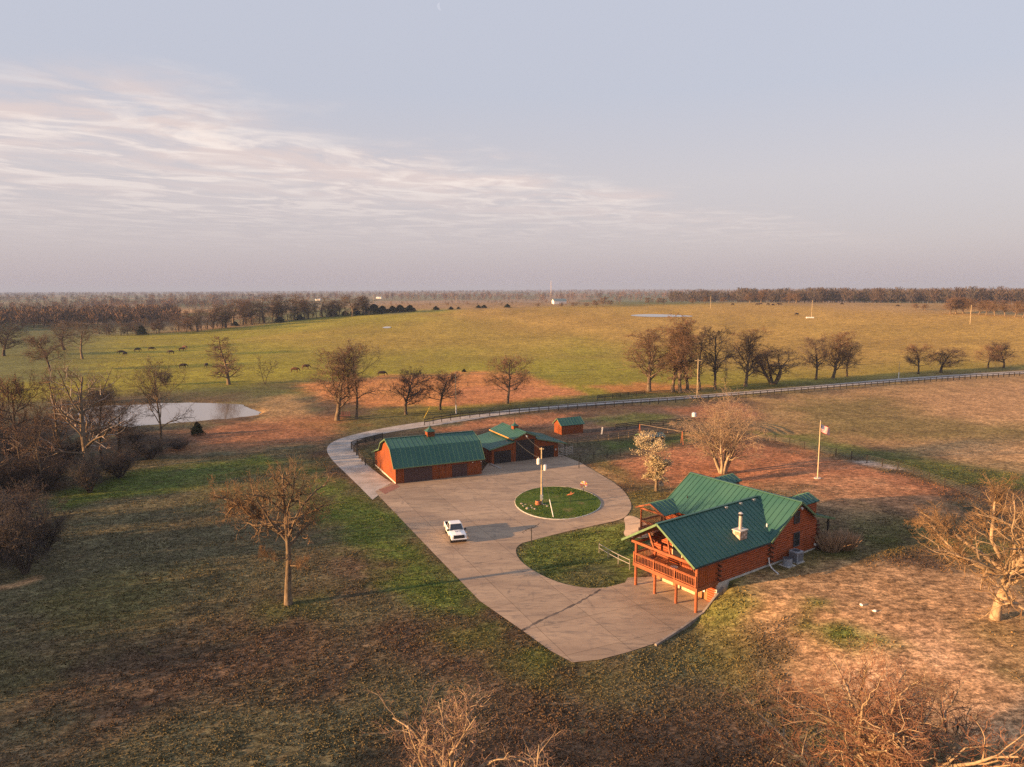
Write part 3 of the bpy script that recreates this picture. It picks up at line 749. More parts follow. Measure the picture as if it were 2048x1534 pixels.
for d, L, r_, zz, sd in (((-1, .1, .5), 7.6, .27, hh*.45, 5), ((-1, -.3, .35), 5.6, .15, hh*.52, 6), ((1, .1, .4), 5.0, .13, hh*.5, 7), ((.8, -.2, .05), 3.0, .09, hh*.26, 8), ((-.7, -.4, .1), 2.8, .08, hh*.3, 9)):
    l = limb('limb', oak, (0, 0, zz), d, L, r_, sd); l.matrix_local = undo(oak)

RIGHT = tree_meshes('right', 'barkgold', 'twiggold', seed=62, h=13, tr=.4, stem_wig=.05, n1=20, t1=(.2, .95), a1=(52, 15), r1=.56, shape='round', trop1=.05, wig1=.2, n2=7, r2=.5, n3=6, n4=4, wig=.24, minr=.007, rr1=.65)
b = at(1990, 1237); hr = zat(b.x, b.y, 950)-b.z
rt = put_tree('golden_oak', RIGHT, 'sunlit golden bare oak with spreading limbs at the right edge of the yard', 'tree', b, hr, 13.5, .6)
for d, L, r_, zz, sd in (((-1, .1, .25), 7.0, .2, hr*.32, 15), ((-.9, .3, .55), 7.0, .2, hr*.36, 16), ((-.5, -.1, .9), 6.5, .2, hr*.42, 18), ((.9, -.2, .5), 5.0, .18, hr*.34, 17)):
    l = limb('limb', rt, (0, 0, zz), d, L, r_, sd, 'barkgold', 'twiggold'); l.matrix_local = undo(rt)
FORE = tree_meshes('fore', 'barkgold', 'twigpink', seed=73, h=11, tr=.3, stem_wig=.1, n1=26, t1=(.3, .98), a1=(46, 14), r1=.5, shape='round', trop1=.07, wig1=.26, n2=7, r2=.55, n3=5, n4=4, wig=.3, minr=.008, rr1=1.0)
FORE2 = tree_meshes('fore2', 'barkgold', 'twigpink', seed=74, h=11, tr=.3, stem_wig=.1, n1=28, t1=(.3, .98), a1=(54, 14), r1=.55, shape='round', trop1=.07, wig1=.26, n2=7, r2=.55, n3=5, n4=4, wig=.3, minr=.008, rr1=1.0)
FORE3 = tree_meshes('fore3', 'barkgold', 'twigred', seed=78, h=11, tr=.3, stem_wig=.1, n1=30, t1=(.3, .98), a1=(54, 14), r1=.55, shape='round', trop1=.08, wig1=.26, n2=8, r2=.55, n3=7, n4=5, wig=.3, minr=.009, rr1=1.0)
put_tree('pale_oak', FORE, 'pale barked bare oak rising from the bottom edge below the driveway', 'tree', (-2.0, 29, 0), 11.7, 8.2, .5, 'bare oaks along the bottom edge')
put_tree('pale_oak', FORE2, 'bare oak with shorter twisted crown at the bottom edge, right of the taller pale one', 'tree', (1.3, 27.5, 0), 10.6, 8.0, 3.5, 'bare oaks along the bottom edge')
put_tree('golden_oak', FORE3, 'wide golden bare oak filling the bottom right corner', 'tree', (19.5, 31, float(tz(19.5, 31))), 12.4, 12.2, 1.1, 'bare oaks along the bottom edge')
# willow like pale tree behind the house, blossoming pear
WIL = tree_meshes('wil', 'barkpale', 'twigpale', seed=81, h=11, tr=.2, stems=7, stem_spread=17, n1=11, t1=(.22, 1), a1=(36, 12), r1=.4, shape='even', trop1=.03, wig1=.1, n2=7, n3=6, n4=3, wig=.12, trop2=-.01, minr=.011)
tree_at('fountain_tree', WIL, 'pale multi-stemmed bare tree with fountain shaped crown behind the log house', 'tree', 1445, 947, 768, 135, 0)
t_, c_, tips = bare_tree(seed=83, h=8, tr=.2, n1=18, t1=(.2, .95), a1=(44, 12), r1=.36, shape='vase', n2=6, n3=5, n4=4, minr=.016)
g = np.random.default_rng(3); tips = tips[g.random(len(tips)) < .8]
cen = np.repeat(tips, 9, 0)+g.normal(size=(len(tips)*9, 3))*.15
cl = fbm(cen[:, 0]*.9+5, cen[:, 2]*.9+cen[:, 1]*.7, 5, 3); cen = cen[cl > .4]
e1 = unit(g.normal(size=cen.shape))*.042; e2 = unit(np.cross(e1, g.normal(size=cen.shape)))*.042
bv = np.stack([cen-e1-e2, cen+e1-e2, cen+e1+e2, cen-e1+e2], 1).reshape(-1, 3); bq = np.arange(len(bv)).reshape(-1, 4)
PEAR = (mesh_arrays('pear_trunk', *t_, M['bark'], smooth=True), mesh_arrays('pear_crown', c_[0], c_[1], M['twigpale']), (5.2, 8.0), None)
b = at(1313, 982); ph = zat(b.x, b.y, 880)-b.z
pear = put_tree('blossoming_pear', PEAR, 'small tree covered in cream blossom between the driveway loop and the paddock', 'tree', b, ph*.92, 6.8, .4)
link('blossom', mesh_arrays('pear_blossom', bv, bq, M['blossom']), pear)

# --- left thicket and pond trees
SYC = tree_meshes('syc', 'bark', 'twig', 'barkwhite', seed=91, h=17, tr=.45, n1=18, t1=(.22, .97), a1=(50, 13), r1=.42, shape='round', trop1=.1, wig1=.18, n2=7, n3=6, n4=4, wig=.22, minr=.011)
left = [
 (178, 962, 702, 175, SYC, 'tall sycamore with white upper branches in front of the pond'),
 (322, 905, 716, 105, SPREAD, 'dark crooked tree standing before the right half of the pond'),
 (48, 950, 738, 95, ROUND, 'bare tree with layered dark limbs near the left edge'),
 (8, 930, 770, 70, SPREAD, 'bare tree cut by the left edge of view beside the layered tree'),
 (100, 742, 668, 60, ROUND, 'grey bare tree on the far pasture behind the sycamore'),
 (165, 718, 640, 90, SPREAD, 'dense brown bare tree leading the hedgerow by the cattle'),
 (128, 700, 640, 60, OVAL2, 'brown bare tree at the left of the hedgerow mass'),
 (8, 712, 648, 60, ROUNDD, 'dark bushy tree on the far left edge beyond the green strip'),
 (240, 905, 800, 70, OVAL2, 'slender bare tree growing between the sycamore and the pond bank'),
 (85, 985, 830, 80, SPREAD, 'shaded bare tree deep in the left thicket'),
 (118, 930, 752, 70, NARROW, 'slim dark bare tree between the layered tree and the sycamore'),
 (205, 925, 765, 60, OVAL2, 'bare tree right behind the sycamore trunk'),
 (-30, 1000, 800, 120, SPREAD, 'big shaded bare tree mostly beyond the left edge'),
]
for i, (px, py, top, w, ms, lab) in enumerate(left):
    tree_at('bare_tree', ms, lab, 'tree', px, py, top, w, rz=i*2.3+.5, group='bare trees around the pond')
BUSH = tree_meshes('bush', 'barkdark', 'twigdark', seed=95, h=5, tr=.07, stems=14, stem_spread=30, n1=9, t1=(.15, 1), a1=(40, 14), r1=.32, shape='even', n2=6, n3=5, n4=2, minr=.011)
BUSH2 = tree_meshes('bush2', 'barkdark', 'twiggrey', seed=96, h=5, tr=.07, stems=12, stem_spread=26, n1=9, t1=(.15, 1), a1=(40, 14), r1=.3, shape='even', n2=6, n3=5, n4=2, minr=.011)
bushes = [
 (50, 1148, 990, 95, BUSH2, 'large grey leafless bush by the bright patch on the left edge'), (10, 1120, 1010, 120, BUSH, 'dark leafless bush on the left edge beside the grey one'),
 (95, 1100, 1020, 60, BUSH, 'dark leafless bush right of the grey bush on the left edge'), (30, 1060, 965, 95, BUSH, 'dark bush behind the grey bush on the left edge'),
 (-60, 1120, 960, 150, BUSH2, 'grey bush mostly cut by the left edge'), (180, 985, 905, 60, BUSH2, 'tangled grey bush wrapping the foot of the sycamore'),
 (95, 980, 900, 90, BUSH, 'black shaded bush left of the sycamore foot'), (20, 985, 905, 90, BUSH, 'black shaded bush at the left edge under the layered tree'),
 (240, 955, 895, 70, BUSH, 'low dark bush right of the sycamore foot'), (300, 918, 872, 70, BUSH2, 'brown brush on the near bank of the pond'),
 (355, 898, 876, 50, BUSH, 'low dark brush next to the small cedar'), (130, 925, 865, 90, BUSH2, 'brown brush behind the sycamore trunk'),
 (50, 920, 850, 110, BUSH2, 'brown brush behind the layered tree'), (270, 885, 850, 60, BUSH2, 'thin reddish brush at the pond edge'),
 (330, 770, 738, 30, BUSH2, 'small reddish shrub on the far bank of the pond'),
 (200, 805, 775, 60, BUSH2, 'brown shrub behind the white branches of the sycamore'),
]
for i, (px, py, top, w, ms, lab) in enumerate(bushes):
    tree_at('leafless_bush', ms, lab, 'bush', px, py, top, w, rz=i*1.3, group='bushes of the left thicket')
# cedars: clumps of small flat sprays
def cedar_mesh(seed, n=2600):
    g = np.random.default_rng(seed)
    z_ = g.random(n)**.8; r_ = (1-z_)**.75*(.35+.65*np.sqrt(g.random(n)))*(.75+.5*vnoise(z_*6, g.random(n)*0+3, seed)); a_ = g.random(n)*6.283
    lob = 1+.25*np.sin(a_*3+z_*9)
    c = np.stack([.42*r_*lob*np.cos(a_), .42*r_*lob*np.sin(a_), .06+.94*z_], 1)
    e1 = unit(g.normal(size=c.shape)+np.array([0, 0, .4]))*.05; e2 = unit(np.cross(e1, g.normal(size=c.shape)))*.022
    V = np.stack([c-e1-e2, c-e1+e2, c+e1+e2*.3, c+e1-e2*.3], 1).reshape(-1, 3)
    return V, np.arange(len(V)).reshape(-1, 4)
cv, cq = cedar_mesh(4)
CED = (mesh_arrays('cedar_trunk', *tubes(np.array([[[0, 0, -.02], [0, 0, .5], [0, 0, .95]]]), np.array([[.025, .015, .004]]), 6), M['barkdark']), mesh_arrays('cedar_crown', cv, cq, M['cedar']), (.8, 1.0), None)
tree_at('cedar', CED, 'small dark green cedar on the near bank of the pond', 'evergreen', 395, 870, 845, 19)
tree_at('cedar', CED, 'dark cone shaped cedar in the hedgerow behind the cattle', 'evergreen', 284, 670, 652, 15)
tree_at('cedar', CED, 'tiny dark cedar shrub above the orange dry field', 'evergreen', 928, 744, 738, 7)
# hedgerow trees one by one
hg = np.random.default_rng(8)
def spread_line(pts, n):
    p = np.array(pts, float); s = np.r_[0, np.cumsum(np.hypot(*np.diff(p, axis=0).T))]
    t = np.linspace(0, s[-1], n); return np.stack([np.interp(t, s, p[:, 0]), np.interp(t, s, p[:, 1])], 1)
hedge = spread_line([(222, 671), (300, 669), (400, 662), (480, 651), (560, 643), (640, 636), (735, 630)], 46)
for i, (px, py) in enumerate(hedge):
    if i < 12 and i % 3 == 1: continue
    hpx = (30 if px < 380 else 46 if px < 640 else 36)*(.7+.5*hg.random())
    ms = [OVAL2, SPREAD, NARROW, ROUND, OVAL][i % 5]
    tree_at('hedgerow_tree', ms, 'bare brown tree standing in the hedgerow along the left far side of the pasture', 'tree', px+hg.normal()*3, py-1+hg.normal()*1.0, py-hpx, hpx*(.6+.35*hg.random()), hg.random()*6, 'hedgerow trees along the pasture')
for px, py, s_ in [(665, 632, 18), (690, 631, 14), (712, 630, 20), (748, 628, 30), (765, 626, 22), (785, 625, 20), (800, 624, 22), (820, 623, 20), (872, 620, 12), (902, 619, 9), (917, 618, 7), (957, 616, 9), (968, 616, 10), (1015, 615, 11), (600, 640, 16), (560, 645, 18), (470, 652, 14)]:
    tree_at('cedar', CED, 'dark cedar in the row along the far crest of the pasture', 'evergreen', px, py, py-s_*.62, s_*.9, hg.random()*6, 'cedars along the far pasture edge')
for px, py, s_ in [(1075, 615, 9), (1122, 615, 10), (1148, 615, 11), (1172, 615, 10), (1193, 615, 15), (1205, 613, 20), (1220, 612, 12), (1298, 610, 16), (1316, 609, 14), (1327, 609, 13), (1385, 609, 12), (1410, 608, 14), (1445, 608, 14)]:
    tree_at('hedgerow_tree', ROUND, 'small bare tree on the far fence line near the white barn', 'tree', px, py, py-s_, s_*.9, hg.random()*6, 'small far trees near the white barn')
for px, py, s_ in [(1500, 606, 22), (1522, 606, 26), (1578, 606, 20), (1592, 607, 22), (1900, 628, 32), (1912, 627, 34), (1926, 627, 34), (1942, 628, 32), (1958, 629, 30), (1972, 630, 30), (1990, 631, 30), (2010, 632, 32), (2030, 634, 34), (2046, 635, 34), (1830, 620, 14), (1850, 621, 14)]:
    tree_at('hedgerow_tree', OVAL, 'pale sunlit bare tree in front of the dark far right wood', 'tree', px, py, py-s_, s_*.8, hg.random()*6, 'pale trees before the far right wood')

# --- far woods read as one mass: low detail bare trees tiled into one mesh
def low_tree(seed, n=70):
    g = np.random.default_rng(seed)
    a = g.random(n)*6.283; zz = .25+.75*g.random(n); rr_ = .32*np.sqrt(np.clip(1-((zz-.62)/.42)**2, 0.02, 1))*np.sqrt(g.random(n))
    c = np.stack([rr_*np.cos(a), rr_*np.sin(a), zz], 1)
    e1 = unit(np.stack([np.cos(a), np.sin(a), .8+g.random(n)], 1)+g.normal(size=(n, 3))*.3)*.1; e2 = unit(np.cross(e1, g.normal(size=(n, 3))))*.012
    V = np.stack([c-e1-e2, c-e1+e2, c+e1+e2, c+e1-e2], 1).reshape(-1, 3)
    tr = np.array([[-.013, 0, -.05], [.013, 0, -.05], [.006, 0, .7], [-.006, 0, .7], [0, -.013, -.05], [0, .013, -.05], [0, .006, .7], [0, -.006, .7]])
    V = np.concatenate([V, tr]); return V, np.arange(len(V)).reshape(-1, 4)
LT = [low_tree(i) for i in range(8)]; LC = [cedar_mesh(60+i, 50) for i in range(4)]
LC = [((v-np.array([0, 0, 0]))*1.0, q) for v, q in LC]
def woods(name, P, hmin, hmax, mats, cedar=.15, seed=0, dens=1):
    g = np.random.default_rng(seed); parts = []; mi = []
    for x_, y_ in P:
        ced = g.random() < cedar
        v, q = (LC if ced else LT)[g.integers(4)]
        h_ = (hmin+(hmax-hmin)*g.random())*(.5 if ced else 1); a = g.random()*6.283; ca_, sa_ = math.cos(a), math.sin(a); w_ = h_*(.85+.4*g.random())
        if ced: v = np.c_[v[:, :2]*1.5, v[:, 2]]
        vv = np.stack([(v[:, 0]*ca_-v[:, 1]*sa_)*w_+x_, (v[:, 0]*sa_+v[:, 1]*ca_)*w_+y_, v[:, 2]*h_+float(tz(x_, y_))], 1)
        parts.append((vv, q)); mi += [2 if ced else int(g.integers(2))]*len(q)
    v, q = joinvq(parts)
    return link(name, mesh_arrays(name, v, q, mats, mi))
WM = [M['twig'], M['twigdark'], M['cedar']]; WMD = [M['twigdark'], M['twiggrey'], M['cedar']]
def scatter(poly, n, seed, clump=None):
    g = np.random.default_rng(seed); p = np.array(poly, float); out = []
    lo, hi = p.min(0), p.max(0)
    while len(out) < n:
        q = lo+(hi-lo)*g.random((n*2, 2)); q = q[sdf(q[:, 0], q[:, 1], p) > 0]
        if clump: q = q[fbm(q[:, 0]/clump, q[:, 1]/clump, seed, 3) > .47]
        out += list(q)
    return out[:n]
def pol(az0, az1, d0, d1, k=12):
    a = np.radians(np.linspace(az0, az1, k))
    return [(d0*math.sin(t), d0*math.cos(t)) for t in a]+[(d1*math.sin(t), d1*math.cos(t)) for t in a[::-1]]
# right hand wood on the crest
tag(woods('far_right_wood', scatter(pol(17.5, 46, 850, 1100), 1300, 1)+scatter(pol(12.5, 18, 930, 1150), 130, 21), 11, 17, WMD, .04, 1), 'dark bare wood along the far right skyline', 'woodland', kind='stuff')
tag(woods('far_left_wood', scatter(pol(-44, -25, 600, 800), 800, 2)+scatter(pol(-50, -20, 1150, 1700), 600, 3, 160), 8, 14, WM, .15, 2), 'dark mixed wood at the left below the skyline', 'woodland', kind='stuff')
tag(woods('skyline_woods', scatter(pol(-48, 48, 1500, 3200), 1500, 4, 260)+scatter(pol(-48, 48, 3200, 7000), 2600, 5, 600)+scatter(pol(-50, 50, 7000, 12500), 1600, 6, 900), 12, 20, WM, .12, 3), 'hazy brown woods along the whole skyline', 'woodland', kind='stuff')
tag(woods('hedgerow_brush', [(q[0]+hg.normal()*3, q[1]+hg.normal()*8) for q in atn(spread_line([(205, 672), (400, 661), (640, 634), (760, 627)], 160))[:, :2]], 3, 7, WM, .3, 7), 'low brush filling the foot of the hedgerow', 'brush', kind='stuff')
tag(woods('far_field_shrubs', [tuple(at(px, py))[:2] for px, py in [(200+hg.random()*240, 612+hg.random()*16) for _ in range(90)]+[(760+hg.random()*480, 598+hg.random()*17) for _ in range(170)]], 2, 4, WM, .45, 9), 'scattered dark shrubs on the dry far fields', 'brush', kind='stuff')
# the wood continues left of the frame and behind the viewpoint
tag(woods('left_wood', scatter([(-94, 62), (-92, 128), (-150, 150), (-160, 62)], 420, 18)+scatter([(-76, 14), (-66, 40), (-72, 66), (-100, 66), (-110, 20)], 200, 12), 6, 9, WM, .1, 12), 'wood continuing along the shaded left side of the lawn', 'woodland', kind='stuff')

tag(woods('tall_left_wood', scatter([(-74, 8), (-120, 8), (-150, -60), (-60, -50), (-52, -18)], 330, 14), 13, 17, WM, .05, 14), 'tall bare wood beyond the lower left of the lawn', 'woodland', kind='stuff')
# short grass tufts and fallen leaves on the near land, coloured as the ground they grow from
tg = np.random.default_rng(31)
n_ = 300000
dd = 34+100*tg.random(n_)**1.5; aa = np.radians(-41+82*tg.random(n_)); tx, ty = dd*np.sin(aa), dd*np.cos(aa)
ou = np.asarray(outline)
keep = (sdf(tx, ty, ou) < -.12+.55*(vnoise(tx/1.1, ty/1.1, 3)-.35))
keep |= sdf(tx, ty, ell) > .2
u_, w_ = huw(tx, ty); keep &= ~((u_ > -1) & (u_ < 21.6) & (w_ > -1.2) & (w_ < 13.6))
for o_, ang_, lx, ly in ((BARN1, 24.5, 13.9, 13.2), (BARN2, 25.7, 14, 9)):
    c_, s_ = math.cos(R(ang_)), math.sin(R(ang_)); qx = (tx-o_[0])*c_+(ty-o_[1])*s_; qy = -(tx-o_[0])*s_+(ty-o_[1])*c_
    keep &= ~((qx > -.5) & (qx < lx) & (qy > -.5) & (qy < ly))
keep &= sdf(tx, ty, np.vstack([ro, ri[::-1]])) < -.2
keep &= sdf(tx, ty, POND) < -1
keep &= sdf(tx, ty, WALK) < -.1
keep &= fbm(tx/1.3, ty/1.3, 61, 3) > .26+.15*(fbm(tx/8, ty/8, 63, 3)-.3)
tx, ty = tx[keep], ty[keep]
ix = np.clip(np.searchsorted(gx, tx), 0, nx-1); iy = np.clip(np.searchsorted(gy, ty), 0, ny-1)
k2 = tg.random(len(tx)) > 1.5*(colr.reshape(ny, nx, 3)[iy, ix, 0]-.16)/.2; tx, ty = tx[k2], ty[k2]
ix = np.clip(np.searchsorted(gx, tx), 0, nx-1); iy = np.clip(np.searchsorted(gy, ty), 0, ny-1)
tc_ = colr.reshape(ny, nx, 3)[iy, ix]; tz_ = tz(tx, ty)+(fbm(tx/3, ty/3, 51)-.5)*.10*(1-S((np.hypot(tx, ty)-120)/80))
tz_ = np.where(sdf(tx, ty, ell) > 0, tz_+.12, tz_); tc_ = np.where((sdf(tx, ty, ell) > 0)[:, None], np.array([[.06, .1, .018]]), tc_)
k_ = len(tx); hgt = (.03+.11*tg.random(k_)**2)*(.6+.5*S((fbm(tx/2.5, ty/2.5, 67, 3)-.4)/.3)); wid = .025+.045*tg.random(k_)
V_ = []
for j in range(2):
    a_ = tg.random(k_)*6.283; cx_, sx_ = np.cos(a_)*wid, np.sin(a_)*wid; lx_, ly_ = tg.normal(size=k_)*.06, tg.normal(size=k_)*.06
    V_.append(np.stack([np.stack([tx-cx_, ty-sx_, tz_-.01], 1), np.stack([tx+cx_, ty+sx_, tz_-.01], 1), np.stack([tx+cx_*.7+lx_, ty+sx_*.7+ly_, tz_+hgt], 1), np.stack([tx-cx_*.7+lx_, ty-sx_*.7+ly_, tz_+hgt*.8], 1)], 1))
V_ = np.stack(V_, 1).reshape(-1, 3); cc_ = np.repeat(tc_*(.88+.3*tg.random((k_, 1))), 8, 0)
mt, nt, bs = newmat('grass_tufts'); an_ = nd(nt, 'ShaderNodeAttribute', attribute_name='albedo'); nt.links.new(an_.outputs['Color'], bs.inputs['Base Color']); bs.inputs['Roughness'].default_value = .9; bs.inputs['Specular IOR Level'].default_value = .1
me = mesh_arrays('grass_tufts', V_, np.arange(len(V_)).reshape(-1, 4), mt)
ca = me.color_attributes.new('albedo', 'FLOAT_COLOR', 'POINT'); ca.data.foreach_set('color', np.c_[cc_, np.ones(len(cc_))].astype(np.float32).ravel())
tag(link('grass_tufts', me), 'short rough grass tufts all over the near land', 'grass', kind='stuff')

# ------------------------------------------------------------------ building helpers
def roof_poly(mb, pts, thick=.09, rib=.62, ribh=.05, ribw=.06, mi=0, trim=None):
    """convex roof plane; pts[0]->pts[1] runs along the eave, ribs run up the slope"""
    P = [Vector(p) for p in pts]
    s = (P[1]-P[0]).normalized(); n = s.cross(P[2]-P[0]).normalized()
    if n.z < 0: n = -n
    h = n.cross(s).normalized()
    if h.z < 0: h = -h
    top = [p for p in P]; bot = [p-n*thick for p in P]; k = len(P)
    fs = [tuple(range(k)), tuple(range(k, 2*k))[::-1]]+[(i, (i+1) % k, k+(i+1) % k, k+i) for i in range(k)]
    mb.add(top+bot, fs, mi)
    c2 = [((p-P[0]).dot(s), (p-P[0]).dot(h)) for p in P]
    smin, smax = min(c[0] for c in c2), max(c[0] for c in c2)
    x_ = smin+.12
    while x_ < smax-.05:
        hs = []
        for i in range(k):
            (a, b), (c, d) = c2[i], c2[(i+1) % k]
            if (a-x_)*(c-x_) < 0: hs.append(b+(d-b)*(x_-a)/(c-a))
        if len(hs) == 2 and abs(hs[0]-hs[1]) > .25:
            p = P[0]+s*x_+h*(min(hs)+.01)+n*(ribh/2-.004); q = P[0]+s*x_+h*(max(hs)-.01)+n*(ribh/2-.004)
            a = s*(ribw/2); b = n*(ribh/2)
            mb.hexa([p-a-b, p+a-b, p+a+b, p-a+b], [q-a-b, q+a-b, q+a+b, q-a+b], mi)
        x_ += rib
def log_wall(mb, ax, c, rngf, z0, z1, out, step=.23, back=.16, mi=0):
    z_ = z0
    while z_ < z1-.02:
        st = min(step, z1-z_); a0, a1 = rngf(z_+st*.5)
        if a1-a0 > .1:
            pr = [(c-out*back, z_), (c, z_+.004), (c+out*.06, z_+st*.14), (c+out*.085, z_+st*.5), (c+out*.06, z_+st*.86), (c, z_+st-.004), (c-out*back, z_+st)]
            n = len(pr)
            if ax == 'u': vs = [(a0, p[0], p[1]) for p in pr]+[(a1, p[0], p[1]) for p in pr]
            else: vs = [(p[0], a0, p[1]) for p in pr]+[(p[0], a1, p[1]) for p in pr]
            mb.add(vs, [tuple(range(n)), tuple(range(n, 2*n))[::-1]]+[(i, (i+1) % n, n+(i+1) % n, n+i) for i in range(n)], mi)
        z_ += st
def log_ends(mb, u, w, z0, z1, du, dw, step=.23):
    """crossed log ends sticking out at a corner"""
    z_ = z0; k = 0
    while z_ < z1-.1:
        if k % 2 == 0: p, q = (u, w, z_+step/2), (u+du*.42, w, z_+step/2)
        else: p, q = (u, w, z_+step/2), (u, w+dw*.42, z_+step/2)
        mb.tube([p, q], .105, 7); z_ += step; k += 1
def railing(name, parent, p, q, h=1.0, gap=.19, mat='timber'):
    mb = MB(); p, q = Vector(p), Vector(q); L = (q-p).length; up = Vector((0, 0, 1))
    mb.bar(p+up*h, q+up*h, .13, .06); mb.bar(p+up*(h-.13), q+up*(h-.13), .05, .08); mb.bar(p+up*.1, q+up*.1, .05, .08)
    n = max(2, int(L/gap))
    for i in range(1, n):
        c = p.lerp(q, i/n); mb.bar(c+up*.14, c+up*(h-.17), .045)
    return mb.build(name, M[mat], parent)
def post(parent, x_, y_, z0, z1, r=.14, mat='timber', name='post'):
    return MB().tube([(x_, y_, z0), (x_, y_, z1)], r, 10).build(name, M[mat], parent, smooth=False)
def window(parent, ax, c, a0, a1, z0, z1, out, frame='white', mull=True, name='window'):
    g_ = MB(); f_ = MB()
    def bx(m, a, b, zz0, zz1, o0, o1):
        lo, hi = sorted((c+out*o0, c+out*o1))
        if ax == 'u': m.box(a, b, lo, hi, zz0, zz1)
        else: m.box(lo, hi, a, b, zz0, zz1)
    bx(g_, a0, a1, z0, z1, -.02, .105)
    t = .09
    bx(f_, a0-t, a0, z0-t, z1+t, 0, .15); bx(f_, a1, a1+t, z0-t, z1+t, 0, .15); bx(f_, a0, a1, z1, z1+t, 0, .147); bx(f_, a0, a1, z0-t, z0, 0, .147)
    if mull:
        bx(f_, a0, a1, (z0+z1)/2-.03, (z0+z1)/2+.03, .0, .13)
    o = g_.build(name, M['glass'], parent); f_.build('frame', M[frame], o); return o
def panel_door(parent, ax, c, a0, a1, z0, z1, out, mat, rows=4, cols=6, name='garage_door'):
    d = MB()
    def bx(a, b, zz0, zz1, o0, o1):
        lo, hi = sorted((c+out*o0, c+out*o1))
        if ax == 'u': d.box(a, b, lo, hi, zz0, zz1)
        else: d.box(lo, hi, a, b, zz0, zz1)
    bx(a0, a1, z0, z1, -.03, .03)
    dh = (z1-z0)/rows; dw = (a1-a0)/cols
    for i in range(rows):
        for j in range(cols): bx(a0+j*dw+.05, a0+(j+1)*dw-.05, z0+i*dh+.05, z0+(i+1)*dh-.05, .02, .05)
    return d.build(name, M[mat], parent)

# ------------------------------------------------------------------ log house (local axes: x along the balcony wing, y to its left)
hs = thing('log_house', 'large log house with green metal roof, front balcony wing and stone chimney', 'house', (HA[0], HA[1], 0), HB)
mb = MB()
log_wall(mb, 'u', 0.0, lambda z: (2.8, 10.7), 2.1, 4.62, -1)
gab = lambda z, c, half, zr, ze: (c-half, c+half) if z < ze else (c-half*(zr-z)/(zr-ze), c+half*(zr-z)/(zr-ze))
log_wall(mb, 'w', 2.86, lambda z: gab(z, 4.0, 3.9, 7.0, 4.55), 2.1, 6.95, -1)
log_wall(mb, 'u', 7.9, lambda z: (2.8, 10.7), 0.0, 4.62, 1)
log_wall(mb, 'w', 2.86, lambda z: (0.05, 1.05), 0.0, 2.1, -1)
def mainr(z):
    a = 10.7 if z < 4.7 else 15.14-(7.52-z)/.645
    b = 18.6 if z < 5.2 else 15.14+(7.52-z)/.70
    return a, min(b, 18.6)
log_wall(mb, 'u', -.06, mainr, 2.1, 7.45, -1)
log_wall(mb, 'w', 10.7, lambda z: (7.9, 13.4), 1.2, 4.7, -1)
log_wall(mb, 'u', 13.4, mainr, 1.2, 7.4, 1)
log_wall(mb, 'w', 18.6, lambda z: (0, 13.4), 1.9, 5.1, 1)
wall = mb.build('wall', M['log'], hs)
mb = MB()
for u_, w_, z0, z1, du, dw in ((10.75, -.05, 2.1, 4.6, -1, -1), (2.85, -.02, 2.1, 4.4, -1, -1), (18.6, -.05, 1.95, 5.0, 1, -1), (2.85, 7.9, 2.3, 4.4, -1, 1), (10.72, 13.4, 1.6, 4.5, -1, 1), (18.6, 13.4, 1.9, 5.0, 1, 1)):
    log_ends(mb, u_, w_, z0, z1, du, dw)
mb.build('log_corner', M['logdark'], hs)
mb = MB(); mb.box(2.8, 10.7, -.05, .2, 0, 2.1); mb.box(10.702, 18.62, -.1, .2, 0, 2.1); mb.box(2.82, 3.1, .21, 7.8, 2.0, 2.1); mb.box(18.4, 18.64, .202, 13.4, 0, 1.9); mb.box(10.72, 18.39, 13.2, 13.42, 0, 1.2); mb.box(10.69, 10.9, 7.92, 13.19, 0, 1.2)
mb.build('foundation', M['concfound'], hs)
# roofs
WR, WE, WC = 7.32, 4.55, 4.15
mb = MB()
roof_poly(mb, [(-.85, -.42, WE), (10.28, -.42, WE), (14.54, WC, WR), (-.85, WC, WR)])
roof_poly(mb, [(-.85, 8.72, WE), (10.28, 8.72, WE), (14.54, WC, WR), (-.85, WC, WR)])
mb.bar((-.87, WC, WR+.05), (14.4, WC, WR+.05), .3, .07)
rf = mb.build('wing_roof', M['roof'], hs)
mb = MB(); zr = 7.69
roof_poly(mb, [(10.25, -.52, 4.54), (10.25, 13.83, 4.54), (15.14, 13.83, zr), (15.14, -.52, zr)])
roof_poly(mb, [(17.86, -.52, 5.79), (17.86, 13.83, 5.79), (15.14, 13.83, zr), (15.14, -.52, zr)])
roof_poly(mb, [(21.3, -.52, 4.85), (21.3, 13.83, 4.85), (17.86, 13.83, 5.79), (17.86, -.52, 5.79)])
mb.bar((15.14, -.55, zr+.05), (15.14, 13.86, zr+.05), .3, .07)
mrf = mb.build('main_roof', M['roof'], hs)
for p, q in (((-.87, -.42, WE-.06), (-.87, WC, WR-.04)), ((-.87, 8.72, WE-.06), (-.87, WC, WR-.04)), ((10.25, -.545, 4.5), (15.14, -.545, zr-.03)), ((17.86, -.545, 5.74), (15.14, -.545, zr-.03)), ((10.25, 13.855, 4.5), (15.14, 13.855, zr-.03)), ((17.86, -.545, 5.74), (21.3, -.545, 4.8))):
    MB().bar(p, q, .05, .2).build('roof_trim', M['rooftrim'], hs)
for p, q in (((-.8, -.44, WE-.08), (10.2, -.44, WE-.08)), ((21.33, -.5, 4.78), (21.33, 13.8, 4.78))): MB().bar(p, q, .12, .12).build('gutter', M['fencedark'], hs)
